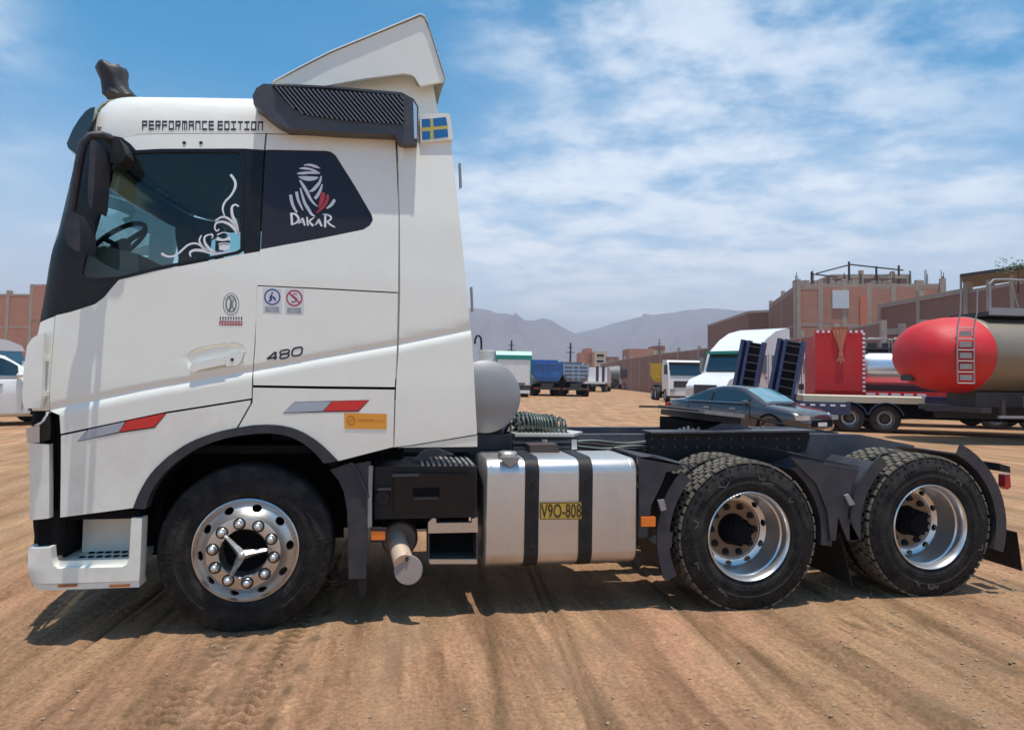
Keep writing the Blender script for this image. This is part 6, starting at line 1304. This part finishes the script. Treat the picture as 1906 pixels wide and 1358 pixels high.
# big brick block
bk_ = building(0, 0, 'large unfinished brick building with concrete columns above the white trucks')
C0, C1, C2 = G(1483, 52), G(1432, 66), G(1757, 50.5); h_ = ZH(1483, 528, 52)
wall_panels(bk_, C1, C0, 0, h_, 2, 3, 'brick_dark_and_shade', 0.3, 0.15, out=0.02)  # side face in shade: its shade is painted with the darker brick colour
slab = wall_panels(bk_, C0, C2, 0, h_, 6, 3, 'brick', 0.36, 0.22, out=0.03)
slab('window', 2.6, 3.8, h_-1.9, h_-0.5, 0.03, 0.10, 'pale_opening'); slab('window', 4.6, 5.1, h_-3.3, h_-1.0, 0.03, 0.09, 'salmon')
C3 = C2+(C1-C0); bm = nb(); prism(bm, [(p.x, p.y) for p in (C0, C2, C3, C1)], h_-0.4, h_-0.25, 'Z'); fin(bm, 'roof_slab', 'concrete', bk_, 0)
wall_panels(bk_, C2, C3, 0, h_, 2, 3, 'brick_dark_and_shade')
pth = building(0, 0, 'low penthouse of brick with bare steel bars standing on the large brick building'); pth['category'] = 'building'
D0, D1 = C0.lerp(C2, 0.30)+Vector((1.0, 2.5, 0)), C0.lerp(C2, 0.86)+Vector((1.0, 2.5, 0))
wall_panels(pth, D0, D1, h_-0.25, h_+1.0, 5, 1, 'brick_dark_and_shade', 0.3, 0.2)
bm = nb(); prism(bm, [(p.x, p.y) for p in (D0, D1, D1+Vector((1.2, 4, 0)), D0+Vector((1.2, 4, 0)))], h_+1.0, h_+1.15, 'Z'); fin(bm, 'roof_slab', 'concrete', pth, 0)
bm = nb(); 
for k in range(34):
    f = random.random(); p = C0.lerp(C2, f)+Vector((0.5, random.uniform(0.2, 1.5), h_-0.25)); box(bm, p.x-random.uniform(.1, .4), p.x+random.uniform(.1, .4), p.y, p.y+0.3, p.z, p.z+random.uniform(0.2, 0.75))
o = fin(bm, 'rooftop_rubble', 'concrete', bk_, 0); o['kind'] = 'stuff'
bm = nb()
for k in range(40):
    p = C0.lerp(C2, (k//4)/9.0)+Vector((0.1*(k % 2), 0.15*(k//2 % 2), h_)); tube(bm, [p, p+Vector((random.uniform(-.05, .05), 0, random.uniform(0.5, 1.1)))], 0.025, 4)
fin(bm, 'rebar_stubs', 'dark_iron', bk_, 0)['kind'] = 'stuff'
slab('window', 9.3, 10.0, h_-5.2, h_-4.2, 0.03, 0.06, 'opening'); slab('window', 7.0, 7.5, h_-5.0, h_-4.1, 0.03, 0.06, 'opening')
scf = tag(empty('rooftop_scaffold', C0.lerp(C2, 0.5)+Vector((0.6, 1.4, h_-0.3))), 'thin steel pole frame standing on the roof of the large brick building', 'scaffold')
def rp_(px, py): q = G(px, 53.5); return Vector((q.x, q.y, ZH(px, py, 53.5)))-scf.location
for a, b in (((1511, 505), (1511, 528)), ((1581, 486), (1581, 528)), ((1632, 495), (1632, 530)), ((1674, 493), (1674, 535))):
    bm = nb(); p0, p1 = rp_(*b), rp_(*a); p0.z = 0.05; tube(bm, [p0, p1], 0.09, 6); fin(bm, 'pole', 'dark_iron', scf)
for a, b in (((1511, 509), (1560, 515)), ((1520, 508), (1581, 492)), ((1581, 491), (1682, 502))):
    bm = nb(); tube(bm, [rp_(*a), rp_(*b)], 0.06, 6); fin(bm, 'bar', 'dark_iron', scf)
# lower building to its left
lb = building(0, 0, 'plain low brown building left of the large brick building')
E0, E1, E2 = G(1393, 68), G(1317, 86), G(1440, 66.5); hE = ZH(1393, 583, 68)
bm = nb(); prism(bm, [(p.x, p.y) for p in (E0, E2, E2+(E1-E0), E1)], 0, hE, 'Z'); fin(bm, 'wall', 'brick_dark_and_shade', lb, 0)
bm = nb(); ctr_ = (E0+E1+E2+E2+E1-E0)/4; prism(bm, [tuple((p*1.0+(p-ctr_)*0.02).xy) for p in (E0, E2, E2+(E1-E0), E1)], hE, hE+0.25, 'Z'); fin(bm, 'parapet', 'concrete', lb, 0)
# long yard wall running away from the camera
yw = tag(empty('yard_wall', (0, 0, 0)), 'long brown brick yard wall running away behind the parked trucks', 'wall')
Wp = [G(1640, 31), G(1490, 43), G(1300, 62), G(1230, 74), G(1150, 104), G(1118, 135)]
for a, b in zip(Wp[:-1], Wp[1:]): wall_panels(yw, b, a, 0, 4.45, max(2, int((a-b).length/5)), 1, 'brick_dark_and_shade', 0.22, 0.10, thick=0.2, out=0.02)
ab = tag(empty('brick_annex', (0, 0, 0)), 'low brick annex behind the red tanker dome', 'building')
A0, A1 = G(1641, 33), G(1800, 31); wall_panels(ab, A0, A1, 0, ZH(1660, 612, 33), 4, 1, 'brick', 0.3, 0.3)
# dark building with awning on the right
db = building(0, 0, 'dark brick building with a sheet-metal awning at the right edge')
F0, F1 = G(1800, 40), G(1990, 33); hF = ZH(1800, 535, 40); wall_panels(db, F0, F1, 0, hF-0.15, 4, 2, 'brick_dark_and_shade', 0.3, 0.2, out=0.02); wall_panels(db, F0+Vector((1.5, 9, 0)), F0, 0, hF, 2, 2, 'brick_dark_and_shade')
q0, q1, q2, q3 = G(1788, 40), G(2000, 32.5), G(2000, 38), G(1800, 46); bm = nb()
zA, zB = ZH(1788, 515, 40), ZH(2000, 486, 32.5)
v_ = [bm.verts.new(p) for p in (q0+Vector((0, 0, zA)), q1+Vector((0, 0, zB)), q2+Vector((0, 0, zB+0.4)), q3+Vector((0, 0, zA+0.2)))]; v2 = [bm.verts.new(v.co+Vector((0, 0, 0.18))) for v in v_]
bm.faces.new(v_); bm.faces.new(v2[::-1])
for i in range(4): bm.faces.new((v_[i], v_[(i+1) % 4], v2[(i+1) % 4], v2[i]))
fin(bm, 'awning', 'dark_iron', db, 0)
bm = nb(); p = G(1790, 40); tube(bm, [p+Vector((0, 0, hF-1.0)), p+Vector((0, 0, zA))], 0.07, 6); fin(bm, 'awning_post', 'galv', db)
# roof shrub clutter
sh = tag(empty('rooftop_shrub', G(1897, 35.5, ZH(1897, 502, 35.5))), 'small dark shrub on the roof at the upper right edge', 'plant'); bm = nb()
for k in range(160):
    p = Vector((random.gauss(0, 0.5), random.gauss(0, 0.5), abs(random.gauss(0, 0.35)))); a = Vector((random.uniform(-1, 1), random.uniform(-1, 1), random.uniform(-1, 1))).normalized()*0.10; b_ = a.orthogonal().normalized()*0.06
    bm.faces.new([bm.verts.new(p+v) for v in (a, b_, -a, -b_)])
pm('leaf', (0.05, 0.075, 0.03), 0.7, var=0.4, vscale=9); fin(bm, 'foliage', 'leaf', sh, 0); bm = nb(); tube(bm, [(0, 0, -1.2), (0, 0, 0.2)], [0.05, 0.02], 6); fin(bm, 'stem', 'brown_box', sh)
# left brick building
lf = building(0, 0, 'red brick wall building at the far left edge', 'brick_building'); hL = ZH(20, 546, 46)
L0, L1, L2 = G(-160, 47), G(54, 46), G(120, 45.6); wall_panels(lf, L0, L1, 0, hL, 5, 3, 'brick', 0.25, 0.12, out=0.03); wall_panels(lf, L1, L2, 0, ZH(66, 528, 45.8), 1, 3, 'brick', 0.25, 0.12, out=0.03)
# far houses
def house(pxs, depth, tops, mats, label, wins=()):
    hs = building(0, 0, label, 'far_house')
    for (a, b), tp_, m_ in zip(pxs, tops, mats):
        g0, g1 = G(a, depth), G(b, depth); d = (g1-g0).normalized(); n_ = Vector((-d.y, d.x, 0)); hgt = ZH((a+b)/2, tp_, depth); bm = nb(); prism(bm, [(p.x, p.y) for p in (g0, g1, g1+n_*8, g0+n_*8)], 0, hgt, 'Z'); fin(bm, 'wall', m_, hs, 0)
    for x0_, x1_, y0_, y1_ in wins:
        g0, g1 = G(x0_, depth), G(x1_, depth); d = (g1-g0).normalized(); n_ = Vector((d.y, -d.x, 0)); bm = nb()
        v = [bm.verts.new(p+n_*0.05+Vector((0, 0, ZH(x0_, yy, depth)))) for p, yy in ((g0, y1_), (g1, y1_), (g1, y0_), (g0, y0_))]; v3 = [bm.verts.new(q.co-n_*0.3) for q in v]; bm.faces.new(v); bm.faces.new(v3[::-1])
        for i in range(4): bm.faces.new((v[i], v[(i+1) % 4], v3[(i+1) % 4], v3[i]))
        fin(bm, 'window', 'opening', hs, 0)
    return hs
house([(1080, 1107), (1107, 1130), (1128, 1153), (1090, 1102)], 145, [656, 654, 664, 648], ['brick', 'cream', 'brick_dark_and_shade', 'brick'], 'far brick and cream house with two rows of windows', [(1111, 1124, 659, 663.5), (1111, 1124, 670, 674)])
house([(1171, 1218), (1215, 1240), (1222, 1238)], 130, [649, 652, 643], ['brick', 'cream', 'brick_dark_and_shade'], 'far brick house with a small cream rooftop room', [(1228, 1233, 655, 661)])
house([(1152, 1172)], 170, [668], ['paper'], 'small pale far house between the two brick houses')
house([(895, 945)], 150, [668], ['concrete'], 'pale far house behind the box truck')
# poles
def pole(px, depth, top, r_, label, arm=False):
    o = tag(empty('utility_pole', G(px, depth)), label, 'pole'); z = ZH(px, top, depth); bm = nb(); tube(bm, [(0, 0, 0), (0, 0, z)], [r_, r_*0.7], 8); fin(bm, 'mast', 'dark_iron', o)
    bm = nb(); tube(bm, [(-0.5, 0, z*0.8), (0.5, 0, z*0.8)], 0.06, 6); tube(bm, [(-0.35, 0, z*0.9), (0.35, 0, z*0.9)], 0.05, 6); fin(bm, 'crossarm', 'dark_iron', o)
pole(952, 75, 633, 0.13, 'dark pole rising above the teal-topped box truck'); pole(1062, 85, 638, 0.16, 'dark pole between the tippers and the far houses'); pole(1227, 120, 630, 0.1, 'thin mast on the far brick house')

# ---- hills
def ridge(name, pts, depth, mat, wd_, seed):
    px = [p[0] for p in pts]; py = [p[1] for p in pts]; xs = np.linspace(px[0], px[-1], 220); r_ = np.random.default_rng(seed); bm = nb(); rows = []
    off = [-wd_, -0.75*wd_, -0.5*wd_, -0.3*wd_, -0.15*wd_, 0, 0.4*wd_, wd_]; prof = [0, 0.16, 0.38, 0.60, 0.82, 1.0, 0.5, 0]
    for x in xs:
        h_ = ZH(x, float(np.interp(x, px, py)), depth)+depth*0.0004*r_.normal(); row = []
        for o_, f in zip(off, prof):
            g_ = G(x, depth+o_); wv = 1+0.22*math.sin(x*0.035+o_*0.003+seed)*math.sin(x*0.09+seed*2)+0.04*r_.normal()
            z = h_*f*(wv if 0 < f < 1 else 1); row.append(bm.verts.new((g_.x, g_.y, max(-1, min(z, h_)) if f else -2)))
        rows.append(row)
    for i in range(len(rows)-1):
        for k in range(len(off)-1): bm.faces.new((rows[i][k], rows[i+1][k], rows[i+1][k+1], rows[i][k+1]))
    return struct(fin(bm, name, mat, None, 60))
pm('hill_rock', (0.17, 0.155, 0.155), 0.95, var=0.3, vscale=0.006)
ridge('hills', [(-900, 560), (-400, 610), (0, 590), (400, 575), (700, 560), (840, 572), (882, 573), (904, 576), (922, 583), (948, 583), (966, 591), (986, 598), (1008, 592), (1028, 597), (1050, 611), (1072, 622), (1094, 626), (1147, 627), (1180, 624), (1213, 616), (1235, 610), (1260, 606), (1315, 601), (1500, 590), (1800, 600), (2300, 570), (2800, 600)], 2500, 'hill_rock', 900, 3)
ridge('far_hills', [(-1200, 640), (600, 640), (1000, 640), (1050, 626), (1100, 614), (1150, 598), (1200, 588), (1260, 580), (1320, 572), (1400, 580), (1600, 600), (2000, 590), (3000, 640)], 3600, 'hill_rock', 900, 8)
# ---- the air
bm = nb(); box(bm, -7500, 7500, -1500, 5500, -3.5, 410); hzm = bpy.data.materials.new('haze'); hzm.use_nodes = True; n = hzm.node_tree.nodes; n.clear()
o_ = n.new('ShaderNodeOutputMaterial'); pv = n.new('ShaderNodeVolumePrincipled'); pv.inputs['Color'].default_value = (0.80, 0.80, 0.93, 1); pv.inputs['Density'].default_value = 0.00030; pv.inputs['Anisotropy'].default_value = 0.2
hzm.node_tree.links.new(pv.outputs[0], o_.inputs['Volume']); MATS['haze'] = hzm
hb_ = fin(bm, 'haze', 'haze', None, 0); hb_['kind'] = 'stuff'; hb_['label'] = 'pale haze over the yard and far hills'
